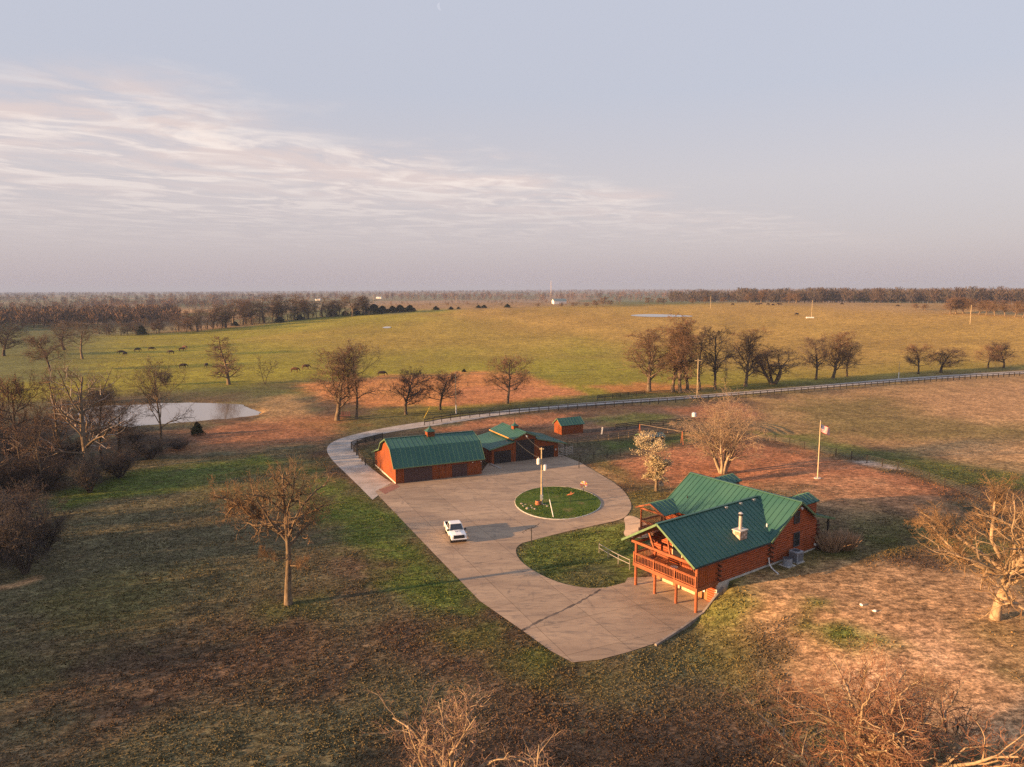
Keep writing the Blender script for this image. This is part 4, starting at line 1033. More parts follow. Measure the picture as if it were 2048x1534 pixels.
# dormers at the back
for w_ in (1.35, 11.0):
    d = MB()
    roof_poly(d, [(16.1, w_-1.3, 6.98), (19.3, w_-1.3, 6.98), (19.3, w_, 7.58), (15.3, w_, 7.58)]); roof_poly(d, [(16.1, w_+1.3, 6.98), (19.3, w_+1.3, 6.98), (19.3, w_, 7.58), (15.3, w_, 7.58)])
    dr = d.build('dormer', M['roof'], hs)
    f_ = MB(); log_wall(f_, 'u', w_-1.05, lambda z: (17.0, 19.0), 5.6, 7.0, -1); log_wall(f_, 'u', w_+1.05, lambda z: (17.0, 19.0), 5.6, 7.0, 1); log_wall(f_, 'w', 19.0, lambda z: gab(z, w_, 1.05, 7.5, 7.0), 5.6, 7.45, 1)
    f_.build('dormer_wall', M['log'], dr)
# balcony
mb = MB(); mb.box(-.12, 2.74, -.12, 7.68, 2.22, 2.35); mb.build('balcony_floor', M['deckfloor'], hs)
mb = MB(); mb.box(-.2, -.12, -.2, 7.76, 2.02, 2.38); mb.box(-.12, 2.7, 7.68, 7.76, 2.02, 2.38); mb.box(-.12, 2.74, -.2, -.121, 2.02, 2.38)
for w_ in (1.2, 2.5, 3.8, 5.0, 6.3): mb.box(-.1, 2.7, w_-.05, w_+.05, 2.05, 2.218)
mb.build('balcony_beam', M['timber'], hs)
for w_ in (0, 7.52): post(hs, 0, w_, 0.05, 4.4, .15)
for w_ in (2.35, 5.0): post(hs, 0, w_, 0.05, 2.2, .14)
mb = MB()
mb.bar((0, -.2, 4.42), (0, 8.1, 4.42), .2, .24)
mb.bar((0, 3.2, 4.5), (0, 3.75, 6.95), .14, .16); mb.bar((0, 5.2, 4.5), (0, 5.95, 6.0), .14, .16)
for sgn in (-1, 1):
    mb.bar((0, WC+sgn*4.2, WE-.12), (0, WC, WR-.22), .16, .2)
mb.bar((0, 0, 4.42), (2.8, 0, 4.42), .18, .2); mb.bar((0, 7.52, 4.42), (2.8, 7.52, 4.42), .18, .2)
mb.build('truss', M['timber'], hs)
mb = MB(); mb.box(.15, 2.78, -.1, -.02, 2.39, 4.32); 
for i in range(9): mb.box(.2+i*.29, .24+i*.29, -.125, -.1, 2.39, 4.32)
mb.build('side_panel', M['log'], hs)
for a, b in (((-.14, 0.05, 2.38), (-.14, 2.4, 2.38)), ((-.14, 2.5, 2.38), (-.14, 5.0, 2.38)), ((-.14, 5.1, 2.38), (-.14, 7.6, 2.38)), ((-.1, 7.66, 2.38), (2.7, 7.66, 2.38))): railing('railing', hs, a, b)
for w_ in (0, 2.45, 5.05, 7.64): MB().box(-.22, -.08, w_-.07, w_+.07, 2.385, 3.46).build('newel_post', M['timber'], hs)
# balcony wall: doors and windows (lit log wall behind the balcony)
window(hs, 'w', 2.78, 4.1, 5.2, 3.0, 4.4, -1, 'cream', False); window(hs, 'w', 2.78, 1.6, 2.5, 2.45, 4.35, -1, 'timber', False, 'glass_door')
# basement front
mb = MB(); mb.box(2.85, 3.05, 1.06, 7.85, .02, 2.0); mb.build('basement_wall', logmat('basement_boards', (.36, .15, .05), .25, True, .3), hs)
panel_door(hs, 'w', 2.84, 2.2, 4.6, .06, 1.85, -1, 'cream'); panel_door(hs, 'w', 2.84, 5.2, 6.9, .06, 1.85, -1, 'cream', 4, 4)
window(hs, 'w', 2.84, 1.35, 1.9, .9, 1.6, -1, 'white')
# gable windows
window(hs, 'u', -.08, 14.5, 15.25, 5.55, 6.6, -1, 'darkgrey'); window(hs, 'u', -.08, 14.6, 15.4, 3.1, 4.4, -1, 'darkgrey')
window(hs, 'w', 10.62, 9.4, 10.4, 2.9, 4.1, -1, 'white')
# porches
mb = MB(); mb.box(18.7, 21.2, -.3, 13.6, 1.85, 2.0); mb.build('porch_floor', M['deckfloor'], hs)
for w_ in (0, 3.3, 6.6, 9.9, 13.2): post(hs, 21.0, w_, 0.0, 4.75, .11, 'fencedark')
railing('porch_railing', hs, (21.0, 0.1, 2.0), (21.0, 13.1, 2.0), .95, .16, 'fencedark'); railing('porch_railing', hs, (18.9, -.2, 2.0), (20.9, -.2, 2.0), .95, .16, 'fencedark')
mb = MB(); roof_poly(mb, [(7.9, 11.15, 4.56), (10.4, 11.15, 4.56), (11.6, 13.3, 5.4), (7.9, 13.3, 5.4)]); roof_poly(mb, [(7.9, 15.45, 4.56), (11.6, 15.45, 4.56), (11.6, 13.3, 5.4), (7.9, 13.3, 5.4)])
mb.build('entry_roof', M['roof'], hs)
mb = MB(); mb.bar((7.88, 11.15, 4.5), (7.88, 13.3, 5.36), .05, .18); mb.bar((7.88, 15.45, 4.5), (7.88, 13.3, 5.36), .05, .18); mb.bar((8.3, 11.4, 4.45), (8.3, 15.1, 4.45), .16, .2); mb.build('entry_truss', M['timber'], hs)
mb = MB(); mb.box(8.15, 11.9, 11.3, 15.1, 1.95, 2.12); mb.box(8.1, 8.15, 11.25, 15.15, 1.8, 2.14); mb.build('entry_floor', M['deckfloor'], hs)
for u_, w_ in ((8.3, 11.5), (8.3, 14.95), (11.7, 14.95)): post(hs, u_, w_, 0, 4.5, .11)
railing('entry_railing', hs, (8.25, 11.6, 2.12), (8.25, 14.9, 2.12), .95); railing('entry_railing', hs, (8.4, 15.0, 2.12), (11.6, 15.0, 2.12), .95)
mb = MB()
for i in range(6): mb.box(6.6-.0+i*.27, 6.87+i*.27, 9.6, 11.0, 0, .5+i*.26)
mb.box(8.22, 10.68, 9.3, 11.24, .2, 2.06); mb.build('entry_steps', M['deckfloor'], hs)
railing('stair_railing', hs, (6.7, 11.05, .6), (8.15, 11.05, 1.9), .9, .16)
# chimney and vents
mb = MB(); mb.box(6.75, 7.85, .55, 1.4, 4.5, 5.98); ch = mb.build('chimney', M['stone'], hs)
mb = MB(); mb.box(6.68, 7.92, .48, 1.47, 5.982, 6.08); mb.build('chimney_cap', M['concfound'], ch)
mb = MB(); mb.tube([(7.3, .97, 6.08), (7.3, .97, 7.5)], .17, 12, 0); mb.build('flue', M['steel'], ch, smooth=False)
mb = MB(); mb.tube([(7.3, .97, 7.42), (7.3, .97, 7.62)], .215, 12, 0); mb.build('flue_collar', M['black'], ch); MB().tube([(7.3, .97, 7.63), (7.3, .97, 7.76)], [.24, .1], 12).build('flue_cap', M['steel'], ch)
for u_ in (8.8, 11.1, 13.3): MB().box(u_-.18, u_+.18, 3.72, 3.98, 7.08, 7.3).build('roof_vent', M['steel'], hs)
MB().tube([(11.6, 1.0, 5.3), (11.6, 1.0, 5.75)], .07, 8).build('vent_pipe', M['white'], hs); MB().tube([(12.1, 11.6, 5.5), (12.1, 11.6, 6.0)], .06, 8).build('vent_pipe', M['black'], hs)
MB().tube([(15.14, -.42, 7.1), (15.14, -.62, 7.0)], [.09, .13], 8).build('flood_light', M['lamp'], hs)
MB().tube([(18.3, -.18, 2.5), (18.3, -.3, 2.5)], .14, 8).build('meter', M['lamp'], hs)

# things by the house
def hw(u, w, z=None):
    x_, y_ = hxy(u, w); return Vector((x_, y_, float(tz(x_, y_)) if z is None else z))
t = thing('air_conditioner', 'square grey air conditioner unit against the log house gable', 'air conditioner', hw(13.9, -.9), HB)
mb = MB(); mb.box(-.5, .5, -.5, .5, .08, 1.15); mb.build('casing', M['grey'], t, bevel=.04)
mb = MB()
for i in range(7):
    mb.box(-.42, .42, -.512, -.5, .2+i*.12, .26+i*.12); mb.box(-.512, -.5, -.42, .42, .2+i*.12, .26+i*.12)
mb.build('grille', M['darkgrey'], t)
mb = MB(); mb.tube([(0, 0, 1.15), (0, 0, 1.17)], .38, 16); mb.build('fan_guard', M['darkgrey'], t)
MB().box(-.6, .6, -.6, .6, -.1, .08).build('pad', M['concfound'], t)
t = thing('air_conditioner', 'smaller round grey air conditioner beside the square one', 'air conditioner', hw(12.3, -1.0), HB)
mb = MB(); mb.tube([(0, 0, .05), (0, 0, .75)], .45, 18); mb.build('casing', M['grey'], t)
mb = MB(); mb.tube([(0, 0, .752), (0, 0, .78)], .4, 18); mb.build('fan_guard', M['darkgrey'], t)
mb = MB(); mb.box(-.6, .6, -.6, .6, -.1, .05); mb.build('pad', M['concfound'], t)
p0 = hw(10.3, -.25); t = MB(); t.tube([(0, 0, 1.0), (0, -.1, .35), (-.15, -.5, .12), (-.7, -1.6, .02)], .07, 7)
o = t.build('drain_pipe', M['white']); o.location = p0; o.rotation_euler = (0, 0, HB); tag(o, 'white drain pipe running from the house corner onto the grass', 'pipe')
# retaining wall beside the patio
mb = MB()
rp = [(2.75, -.62), (1.2, -.7), (-.2, -.85), (-3.5, -1.35), (-7.4, -1.95)]; rh = [2.0, 1.2, .5, .26, .18]
for (a, b), (h0, h1) in zip(zip(rp[:-1], rp[1:]), zip(rh[:-1], rh[1:])):
    p, q = Vector((*hxy(*a), 0)), Vector((*hxy(*b), 0)); n_ = (q-p).cross(Vector((0, 0, 1))).normalized()*.2
    mb.hexa([p, q, q-n_, p-n_], [p+Vector((0, 0, h0)), q+Vector((0, 0, h1)), q-n_+Vector((0, 0, h1)), p-n_+Vector((0, 0, h0))])
tag(mb.build('retaining_wall', simple('weathered_concrete', (.24, .2, .17), .9, .3, 1.5, bump=.3)), 'low concrete retaining wall stepping down beside the patio', 'wall')
# balcony furniture
t = thing('bench', 'orange timber bench on the front balcony of the log house', 'bench', hw(1.3, 5.6, 2.35), HB-R(90))
mb = MB(); mb.box(-.75, .75, -.28, .28, .4, .46); mb.build('seat', M['timber'], t)
mb = MB()
for i in range(4): mb.box(-.75, .75, .28+i*.03, .32+i*.03, .52+i*.15, .63+i*.15)
mb.build('backrest', M['timber'], t)
for x_ in (-.7, .7):
    MB().box(x_-.04, x_+.04, -.26, -.18, 0, .4).build('leg', M['timber'], t); MB().box(x_-.04, x_+.04, .2, .28, 0, .5).build('leg', M['timber'], t)
t = thing('bistro_table', 'small round metal table behind the balcony railing', 'table', hw(.7, 3.3, 2.35), HB)
MB().tube([(0, 0, .7), (0, 0, .73)], .38, 16).build('tabletop', M['white'], t)
for a in range(3): MB().bar((0, 0, .68), (.32*math.cos(a*2.1), .32*math.sin(a*2.1), 0), .03).build('leg', M['black'], t)

# ------------------------------------------------------------------ barns
BA, BB = np.array([-17.5, 104.0]), R(24.5)
bn = thing('barn', 'long orange barn with curved green metal roof and brown garage doors', 'barn', (*BA, 0), BB)
L1 = 13.9
prof = [(0, -.1), (13.0, -.1), (13.0, 2.25), (8.25, 3.62), (7.1, 4.85), (4.45, 5.98), (1.7, 5.1), (.6, 3.85), (0, 2.72)]
mb = MB(); mb.prism(prof, 'x', 0, L1); mb.build('wall', M['barnwood'], bn)
rp_ = [(-.55, 2.55), (.42, 3.78), (1.5, 5.16), (4.45, 6.13), (7.3, 4.98), (8.4, 3.72), (13.5, 2.2)]
mb = MB()
for (a, b), (c, d) in zip(rp_[:-1], rp_[1:]):
    lo, hi = ((a, b), (c, d)) if b < d else ((c, d), (a, b))
    roof_poly(mb, [(-.45, lo[0], lo[1]), (L1+.35, lo[0], lo[1]), (L1+.35, hi[0], hi[1]), (-.45, hi[0], hi[1])], .08, .75, .035, .05)
mb.bar((-.46, 4.45, 6.16), (L1+.36, 4.45, 6.16), .3, .06)
brf = mb.build('roof', M['roof'], bn)
for s_ in (-.475, L1+.375):
    mb = MB()
    for (a, b), (c, d) in zip(rp_[:-1], rp_[1:]): mb.bar((s_, a, b-.06), (s_, c, d-.06), .05, .17)
    mb.build('roof_trim', M['rooftrim'], bn)
MB().bar((-.45, -.58, 2.5), (L1+.35, -.58, 2.5), .06, .13).build('roof_trim', M['rooftrim'], bn)
mb = MB(); mb.box(-.04, 0.001, .05, 13, -.1, .22); mb.build('foundation', M['concfound'], bn)
panel_door(bn, 'u', 0, 1.3, 5.7, .03, 2.2, -1, 'doorbrown', 4, 8); panel_door(bn, 'u', 0, 8.95, 11.43, .03, 2.0, -1, 'doorbrown', 4, 5)
mb = MB(); mb.box(6.85, 7.75, -.04, 0, .05, 2.0); mb.box(6.95, 7.65, -.06, -.04, 1.05, 1.85); mb.box(6.95, 7.65, -.06, -.04, .2, .95); d = mb.build('door', M['barnwood'], bn)
MB().box(7.62, 7.7, -.1, -.06, .95, 1.03).build('handle', M['steel'], d)
mb = MB()
for s_ in (0.02, 1.2, 5.8, 6.75, 7.85, 8.85, 11.53, L1-.12): mb.box(s_-.06, s_+.06, -.055, 0, .0, 2.6)
mb.box(0, L1, -.06, -.001, 2.24, 2.36); mb.build('trim', M['barnwood'], bn)
for s_ in (12.3, 13.7): MB().tube([(s_, -.1, 2.2), (s_, -.28, 2.12)], [.06, .11], 8).build('wall_lamp', M['lamp'], bn)
mb = MB(); mb.box(4.0+2.3, 4.0+3.5, 3.85, 5.05, 5.6, 6.75); cp = mb.build('cupola', M['barnwood'], bn)
mb = MB(); q = [(6.15, 3.7, 6.75), (7.65, 3.7, 6.75), (7.65, 5.2, 6.75), (6.15, 5.2, 6.75)]
mb.add(q+[(6.75, 4.3, 7.25), (7.05, 4.3, 7.25), (7.05, 4.6, 7.25), (6.75, 4.6, 7.25), (6.9, 4.45, 7.75)], [(3, 2, 1, 0), (0, 1, 5, 4), (1, 2, 6, 5), (2, 3, 7, 6), (3, 0, 4, 7), (4, 5, 8), (5, 6, 8), (6, 7, 8), (7, 4, 8)]); mb.build('cupola_roof', M['roof'], cp)
MB().bar((6.9, 4.45, 7.7), (6.9, 4.45, 8.2), .05).build('finial', M['black'], cp)

b2 = thing('barn', 'orange barn with raised centre bay, tall dark door and lean-to sides', 'barn', (-3.574, 115.894, 0), R(25.7))
DP = 9.0
mb = MB(); mb.prism([(.1, -.1), (12.85, -.1), (12.85, 2.5), (8.45, 3.55), (8.45, 4.05), (6.4, 4.82), (4.3, 4.05), (4.3, 3.5), (.1, 2.6)], 'y', 0, DP); mb.build('wall', M['barnwood'], b2)
mb = MB()
for pts_ in ([(3.85, -.5, 4.0), (3.85, DP+.3, 4.0), (6.4, DP+.3, 4.97), (6.4, -.5, 4.97)], [(8.95, -.5, 4.0), (8.95, DP+.3, 4.0), (6.4, DP+.3, 4.97), (6.4, -.5, 4.97)],
             [(-.5, -.5, 2.62), (-.5, DP+.3, 2.62), (4.29, DP+.3, 3.64), (4.29, -.5, 3.64)], [(14.5, -.4, 2.3), (14.5, DP+.3, 2.3), (8.46, DP+.3, 3.66), (8.46, -.4, 3.66)]):
    roof_poly(mb, pts_, .08, .75, .035, .05)
mb.bar((6.4, -.52, 5.0), (6.4, DP+.32, 5.0), .3, .06); mb.build('roof', M['roof'], b2)
for p, q in (((3.85, -.53, 3.93), (6.4, -.53, 4.9)), ((8.95, -.53, 3.93), (6.4, -.53, 4.9)), ((-.5, -.53, 2.55), (4.2, -.53, 3.56)), ((14.5, -.43, 2.23), (8.5, -.43, 3.58))): MB().bar(p, q, .05, .15).build('roof_trim', M['rooftrim'], b2)
mb = MB(); mb.box(4.255, 4.3, 0, DP, 3.66, 4.02); mb.box(3.82, 3.85, -.5, DP+.3, 3.82, 4.0); mb.build('clerestory_board', simple('orange_board', (.5, .22, .05), .7, .2), b2)
panel_door(b2, 'u', 0, .62, 3.73, .02, 2.13, -1, 'doordark', 4, 6); panel_door(b2, 'u', 0, 4.65, 8.15, .02, 3.65, -1, 'doordark', 6, 6); panel_door(b2, 'u', 0, 9.28, 12.0, .02, 2.13, -1, 'doordark', 4, 6)
mb = MB()
for s_, h_ in ((.28, 2.55), (4.25, 3.5), (8.5, 3.5), (12.6, 2.5)): mb.box(s_-.14, s_+.14, -.07, 0, 0, h_)
mb.box(.45, 3.95, -.06, 0, 2.15, 2.3); mb.box(4.42, 8.32, -.06, 0, 3.67, 3.8); mb.box(9.0, 12.3, -.06, 0, 2.15, 2.3); mb.build('trim', M['barnwood'], b2)
MB().tube([(6.4, -.1, 4.4), (6.4, -.75, 4.3)], [.08, .16], 8).build('flood_light', M['lamp'], b2)
MB().box(12.25, 12.42, -.12, -.07, 1.2, 1.5).build('meter', M['lamp'], b2)
for s_, t_ in ((14.2, 0), (14.2, 4.5), (14.2, DP)): post(b2, s_, t_, 0, 2.3, .08, 'fencedark')
mb = MB(); mb.box(5.95, 6.85, 3.55, 4.45, 4.5, 5.4); cp = mb.build('cupola', M['barnwood'], b2)
mb = MB(); mb.add([(5.8, 3.4, 5.4), (7.0, 3.4, 5.4), (7.0, 4.6, 5.4), (5.8, 4.6, 5.4), (6.28, 3.88, 5.75), (6.52, 3.88, 5.75), (6.52, 4.12, 5.75), (6.28, 4.12, 5.75), (6.4, 4.0, 6.15)], [(3, 2, 1, 0), (0, 1, 5, 4), (1, 2, 6, 5), (2, 3, 7, 6), (3, 0, 4, 7), (4, 5, 8), (5, 6, 8), (6, 7, 8), (7, 4, 8)]); mb.build('cupola_roof', M['roof'], cp)
MB().bar((6.4, 4, 6.1), (6.4, 4, 6.9), .06).build('finial', M['black'], cp)

def gable_shed(name, label, cat, p, ang, L, Dp, hw_, hr, wallm, roofm, over=.25, rib=.7):
    t = thing(name, label, cat, p, ang)
    mb = MB(); mb.prism([(0, -.1), (Dp, -.1), (Dp, hw_), (Dp/2, hr-.1), (0, hw_)], 'x', 0, L); mb.build('wall', wallm, t)
    mb = MB(); k = (hr-hw_)/(Dp/2)
    roof_poly(mb, [(-over, -over, hw_-k*over+.05), (L+over, -over, hw_-k*over+.05), (L+over, Dp/2, hr), (-over, Dp/2, hr)], .07, rib, .03, .05)
    roof_poly(mb, [(-over, Dp+over, hw_-k*over+.05), (L+over, Dp+over, hw_-k*over+.05), (L+over, Dp/2, hr), (-over, Dp/2, hr)], .07, rib, .03, .05)
    mb.build('roof', roofm, t)
    for s_ in (-over-.02, L+over+.02):
        mb = MB(); mb.bar((s_, -over, hw_-k*over-.02), (s_, Dp/2, hr-.06), .04, .13); mb.bar((s_, Dp+over, hw_-k*over-.02), (s_, Dp/2, hr-.06), .04, .13)
        mb.build('roof_trim', M['rooftrim'], t)
    return t
sh = gable_shed('shed', 'small orange shed with green roof alone in the bare paddock', 'shed', (9.905, 140.05, 0), R(25), 5.0, 3.1, 2.0, 3.15, M['barnwood'], M['roof'])
panel_door(sh, 'w', 0, 1.0, 2.1, .05, 1.8, -1, 'barnwood', 2, 2, 'door')
b = at(1108, 608); e = at(1119, 608); dd = proj(b)[2]
wb = gable_shed('far_barn', 'white gabled metal barn far beyond the pasture', 'barn', b+Vector((0, 0, -.3)), R(18), 27/FPX*dd, 13/FPX*dd, 7/FPX*dd, 11/FPX*dd, M['white'], M['teal'], .3, 3)
for px, py, w_, h_, lab in ((185, 595.5, 6, 4, 'x'),):
    pass
for px, py, lab in ((630, 601, 'small pale farmhouse among the hedgerow trees on the left skyline'), (752, 597, 'tiny white farmhouse near the skyline left of centre')):
    b = at(px, py); dd = proj(b)[2]
    fh = gable_shed('farmhouse', lab, 'house', b, R(-15), 11/FPX*dd, 5/FPX*dd, 2.6/FPX*dd, 4.2/FPX*dd, M['white'], M['grey'], .3, 3)
# shelter in the garden pen
b = at(1284, 885); gs = gable_shed('animal_shelter', 'low dark shelter with teal roof behind the blossoming tree', 'shelter', b, R(14), 4.6, 2.6, 1.0, 1.5, M['fencedark'], M['tarp'], .2)

# ------------------------------------------------------------------ pickup truck
a_, b_ = at(886, 1057), at(901, 1087)
hd = math.atan2(b_.y-a_.y, b_.x-a_.x); f_ = Vector((math.cos(hd), math.sin(hd), 0)); rgt = Vector((-f_.y, f_.x, 0))
ctr = b_-f_*2.05+rgt*.93
tk = thing('pickup_truck', 'white crew cab pickup truck parked on the concrete driveway', 'truck', (ctr.x, ctr.y, float(tz(ctr.x, ctr.y))+.05), hd)
mb = MB()
def loft(mb, secs, mi=0):
    n = len(secs[0]); base = len(mb.v)
    for s_ in secs: mb.v += [tuple(p) for p in s_]
    for i in range(len(secs)-1):
        for j in range(n): mb.f.append((base+i*n+j, base+i*n+(j+1) % n, base+(i+1)*n+(j+1) % n, base+(i+1)*n+j)); mb.m.append(mi)
    mb.f.append(tuple(base+j for j in range(n))[::-1]); mb.m.append(mi); mb.f.append(tuple(base+(len(secs)-1)*n+j for j in range(n))); mb.m.append(mi)
def sec(x_, w_, zb, zt, cr=.06):
    return [(x_, -w_+.05, zb), (x_, -w_, zb+.12), (x_, -w_, zt-.28), (x_, -w_+.035, zt-.05), (x_, -w_+.1, zt), (x_, -w_*.35, zt+cr), (x_, w_*.35, zt+cr), (x_, w_-.1, zt), (x_, w_-.035, zt-.05), (x_, w_, zt-.28), (x_, w_, zb+.12), (x_, w_-.05, zb)]
loft(mb, [sec(-.72, .93, .4, 1.08, 0), sec(.3, .93, .4, 1.08, 0), sec(1.0, .93, .4, 1.09, .05), sec(1.5, .93, .42, 1.09, .07), sec(2.1, .92, .45, 1.06, .07), sec(2.42, .89, .46, 1.02, .05), sec(2.55, .84, .5, .93, .03)])
mb.box(-2.62, -.722, -.93, -.84, .45, 1.1); mb.box(-2.62, -.722, .84, .93, .45, 1.1); mb.box(-2.66, -2.58, -.84, .84, .5, 1.1); mb.box(-2.58, -.722, -.84, .84, .45, .58, 1); mb.box(-2.578, -.722, -.838, -.80, .58, 1.06, 1); mb.box(-2.578, -.722, .80, .838, .58, 1.06, 1); mb.box(-2.578, -2.55, -.8, .8, .58, 1.06, 1)
mb.build('body', [M['truck'], M['black']], tk, bevel=.025)
mb = MB()
B_ = [(-.78, -.88, 1.07), (1.02, -.86, 1.08), (1.02, .86, 1.08), (-.78, .88, 1.07)]; T_ = [(-.62, -.70, 1.7), (.36, -.69, 1.7), (.36, .69, 1.7), (-.62, .70, 1.7)]
Mi = [(-.6, -.6, 1.75), (.28, -.6, 1.75), (.28, .6, 1.75), (-.6, .6, 1.75)]
mb.add(B_+T_+Mi, [(0, 1, 5, 4), (1, 2, 6, 5), (2, 3, 7, 6), (3, 0, 4, 7), (4, 5, 9, 8), (5, 6, 10, 9), (6, 7, 11, 10), (7, 4, 8, 11), (8, 9, 10, 11)]); mb.build('cab', M['truck'], tk, bevel=.02)
def glassq(name, c4, sh=.008, inset=.08):
    c4 = [Vector(c) for c in c4]; n_ = (c4[1]-c4[0]).cross(c4[2]-c4[0]).normalized(); cc_ = sum(c4, Vector())/4
    q_ = [c+(cc_-c)*inset+n_*sh for c in c4]; m_ = MB(); m_.hexa([c-n_*.02 for c in q_], q_); return m_.build(name, M['glass'], tk)
glassq('windshield', [(1.02, -.86, 1.08), (1.02, .86, 1.08), (.36, .69, 1.7), (.36, -.69, 1.7)])
glassq('rear_window', [(-.78, .88, 1.07), (-.78, -.88, 1.07), (-.62, -.7, 1.7), (-.62, .7, 1.7)], inset=.18)
for sg in (-1, 1):
    A_ = [(-.7, sg*.875, 1.09), (.18, sg*.868, 1.09), (.18, sg*.70, 1.66), (-.58, sg*.705, 1.66)]; B2 = [(.22, sg*.868, 1.09), (.98, sg*.862, 1.09), (.36, sg*.695, 1.66), (.22, sg*.70, 1.66)]
    for q_ in (A_, B2): glassq('side_window', q_ if sg < 0 else q_[::-1])
    mi_ = MB(); mi_.box(.78, .98, sg*1.0-.14, sg*1.0+.14, 1.06, 1.26); mi_.bar((.86, sg*.86, 1.08), (.86, sg*.92, 1.1), .05); mi_.build('mirror', M['black'], tk, bevel=.03)
    hl = MB(); hl.hexa([(2.47, sg*.62, .78), (2.57, sg*.62, .78), (2.5, sg*.88, .78), (2.38, sg*.88, .78)], [(2.45, sg*.62, .95), (2.54, sg*.62, .94), (2.47, sg*.885, .95), (2.36, sg*.885, .96)]); hl.build('headlight', M['lamp'], tk)
    MB().tube([(2.5, sg*.68, .56), (2.62, sg*.68, .56)], .075, 10).build('fog_lamp', M['darkgrey'], tk)
    dr = MB(); dr.box(-.3, -.16, sg*.93-.012, sg*.93+.012, .9, .93); dr.box(.62, .76, sg*.93-.012, sg*.93+.012, .9, .93); dr.build('door_handle', M['black'], tk)
    MB().box(-2.64, -2.56, sg*.88-.055, sg*.88+.055, .72, 1.0).build('tail_light', M['red'], tk)
    for x_ in (-1.72, 1.78):
        ar = MB(); ar.tube([(x_, sg*.80, .4), (x_, sg*.937, .4)], .46, 20); ar.build('wheel_arch', M['black'], tk)
        wh = MB(); wh.tube([(x_, sg*.7, .385), (x_, sg*.93, .385), (x_, sg*.95, .385)], [.385, .385, .35], 22); wh = wh.build('wheel', M['tyre'], tk)
        rm = MB(); rm.tube([(x_, sg*.9, .385), (x_, sg*.958, .385)], .23, 16)
        rm.build('rim', M['darkgrey'], wh)
mb = MB(); mb.hexa([(2.45, -.66, .64), (2.60, -.64, .64), (2.60, .64, .64), (2.45, .66, .64)], [(2.40, -.64, 1.03), (2.56, -.62, 1.0), (2.56, .62, 1.0), (2.40, .64, 1.03)]); mb.build('grille', M['black'], tk, bevel=.01)
mb = MB(); mb.box(2.45, 2.68, -.9, .9, .5, .635); mb.build('bumper', M['truck'], tk, bevel=.04)
MB().box(2.5, 2.67, -.8, .8, .36, .5).build('air_intake', M['black'], tk)
MB().box(-2.8, -2.66, -.85, .85, .45, .62).build('rear_bumper', M['darkgrey'], tk)
cu = bpy.data.curves.new('hood_lettering', 'FONT'); cu.body = 'SPS'; cu.size = .46; cu.align_x = 'CENTER'; cu.extrude = .002; cu.materials.append(M['darkgrey'])
lt0 = bpy.data.objects.new('tmp', cu); col.objects.link(lt0); lme = bpy.data.meshes.new_from_object(lt0.evaluated_get(bpy.context.evaluated_depsgraph_get())); bpy.data.objects.remove(lt0); lt = link('lettering', lme); lt.parent = tk; lt.location = (1.72, 0.02, 1.166); lt.rotation_euler = (0, 0, R(90))

# ------------------------------------------------------------------ fences
def fence(name, label, pts, sp, h, rails, mat='fencedark', pw=.16, wire=False, braces=False):
    p = smooth_line(np.array(pts)[:, :2], 2); s = np.r_[0, np.cumsum(np.hypot(*np.diff(p, axis=0).T))]
    n = max(2, int(round(s[-1]/sp))+1); t = np.linspace(0, s[-1], n)
    q = np.stack([np.interp(t, s, p[:, 0]), np.interp(t, s, p[:, 1])], 1)
    P = [Vector((a, b, float(tz(a, b)))) for a, b in q]
    o = thing(name, label, 'fence', P[0])
    rb = MB()
    for i, a in enumerate(P):
        hh_ = h*(1+.04*math.sin(i*5.1))
        MB().box(a.x-P[0].x-pw/2, a.x-P[0].x+pw/2, a.y-P[0].y-pw/2, a.y-P[0].y+pw/2, a.z-P[0].z-.1, a.z-P[0].z+hh_).build('post', M[mat], o)
        if i < n-1:
            for k in range(rails):
                zz = h*(.95-.8*k/max(1, rails)); c, d = a-P[0]+Vector((0, 0, zz)), P[i+1]-P[0]+Vector((0, 0, zz))
                rb.bar(c, d, .025 if wire else (.05 if pw > .1 else .04), .025 if wire else (.16 if pw > .1 else .05))
    rb.build('wires' if wire else 'rails', M['wire' if wire and mat != 'white' else mat], o)
    return o
fence('road_fence', 'long dark post and rail fence along the near side of the gravel road', atn([(849, 851), (905, 840), (1000, 830), (1150, 819), (1250, 812), (1400, 802), (1550, 789), (1700, 776), (1850, 764), (2048, 751), (2090, 748)]), 2.55, 1.35, 2)
fence('pen_fence', 'dark board fence running from the road bend to the back of the long barn', atn([(703, 897), (718, 890), (738, 886), (765, 879)]), 2.4, 1.25, 4)
fence('pen_fence', 'short dark board fence from the road bend to the long barn gable', atn([(703, 899), (718, 917), (735, 936), (748, 934)]), 2.4, 1.15, 3)
fence('paddock_fence', 'weathered grey rail fence from the raised barn past the small shed', atn([(1135, 891), (1190, 883), (1280, 872), (1360, 863), (1430, 856)]), 2.4, 1.25, 3, 'fencegrey')
fence('wire_fence', 'dark wire fence between the green garden pen and the reddish lawn', atn([(1160, 924), (1230, 913), (1300, 903), (1420, 889)]), 3.0, 1.3, 5, 'fencedark', .1, True)
fence('paddock_fence', 'dark fence crossing the paddock behind the swing set', atn([(1230, 861), (1300, 852), (1400, 847), (1500, 852), (1530, 872)]), 3.0, 1.3, 3)
fence('yard_fence', 'dark wire fence along the right side of the reddish lawn beyond the flagpole', atn([(1420, 887), (1530, 879), (1600, 896), (1700, 917), (1820, 949), (1895, 977), (1960, 1000)]), 3.4, 1.35, 5, 'fencedark', .13, True)
fence('field_fence', 'short dark fence left of the tall tree row beyond the road', atn([(1195, 800), (1240, 794), (1290, 790)]), 2.6, 1.2, 3)
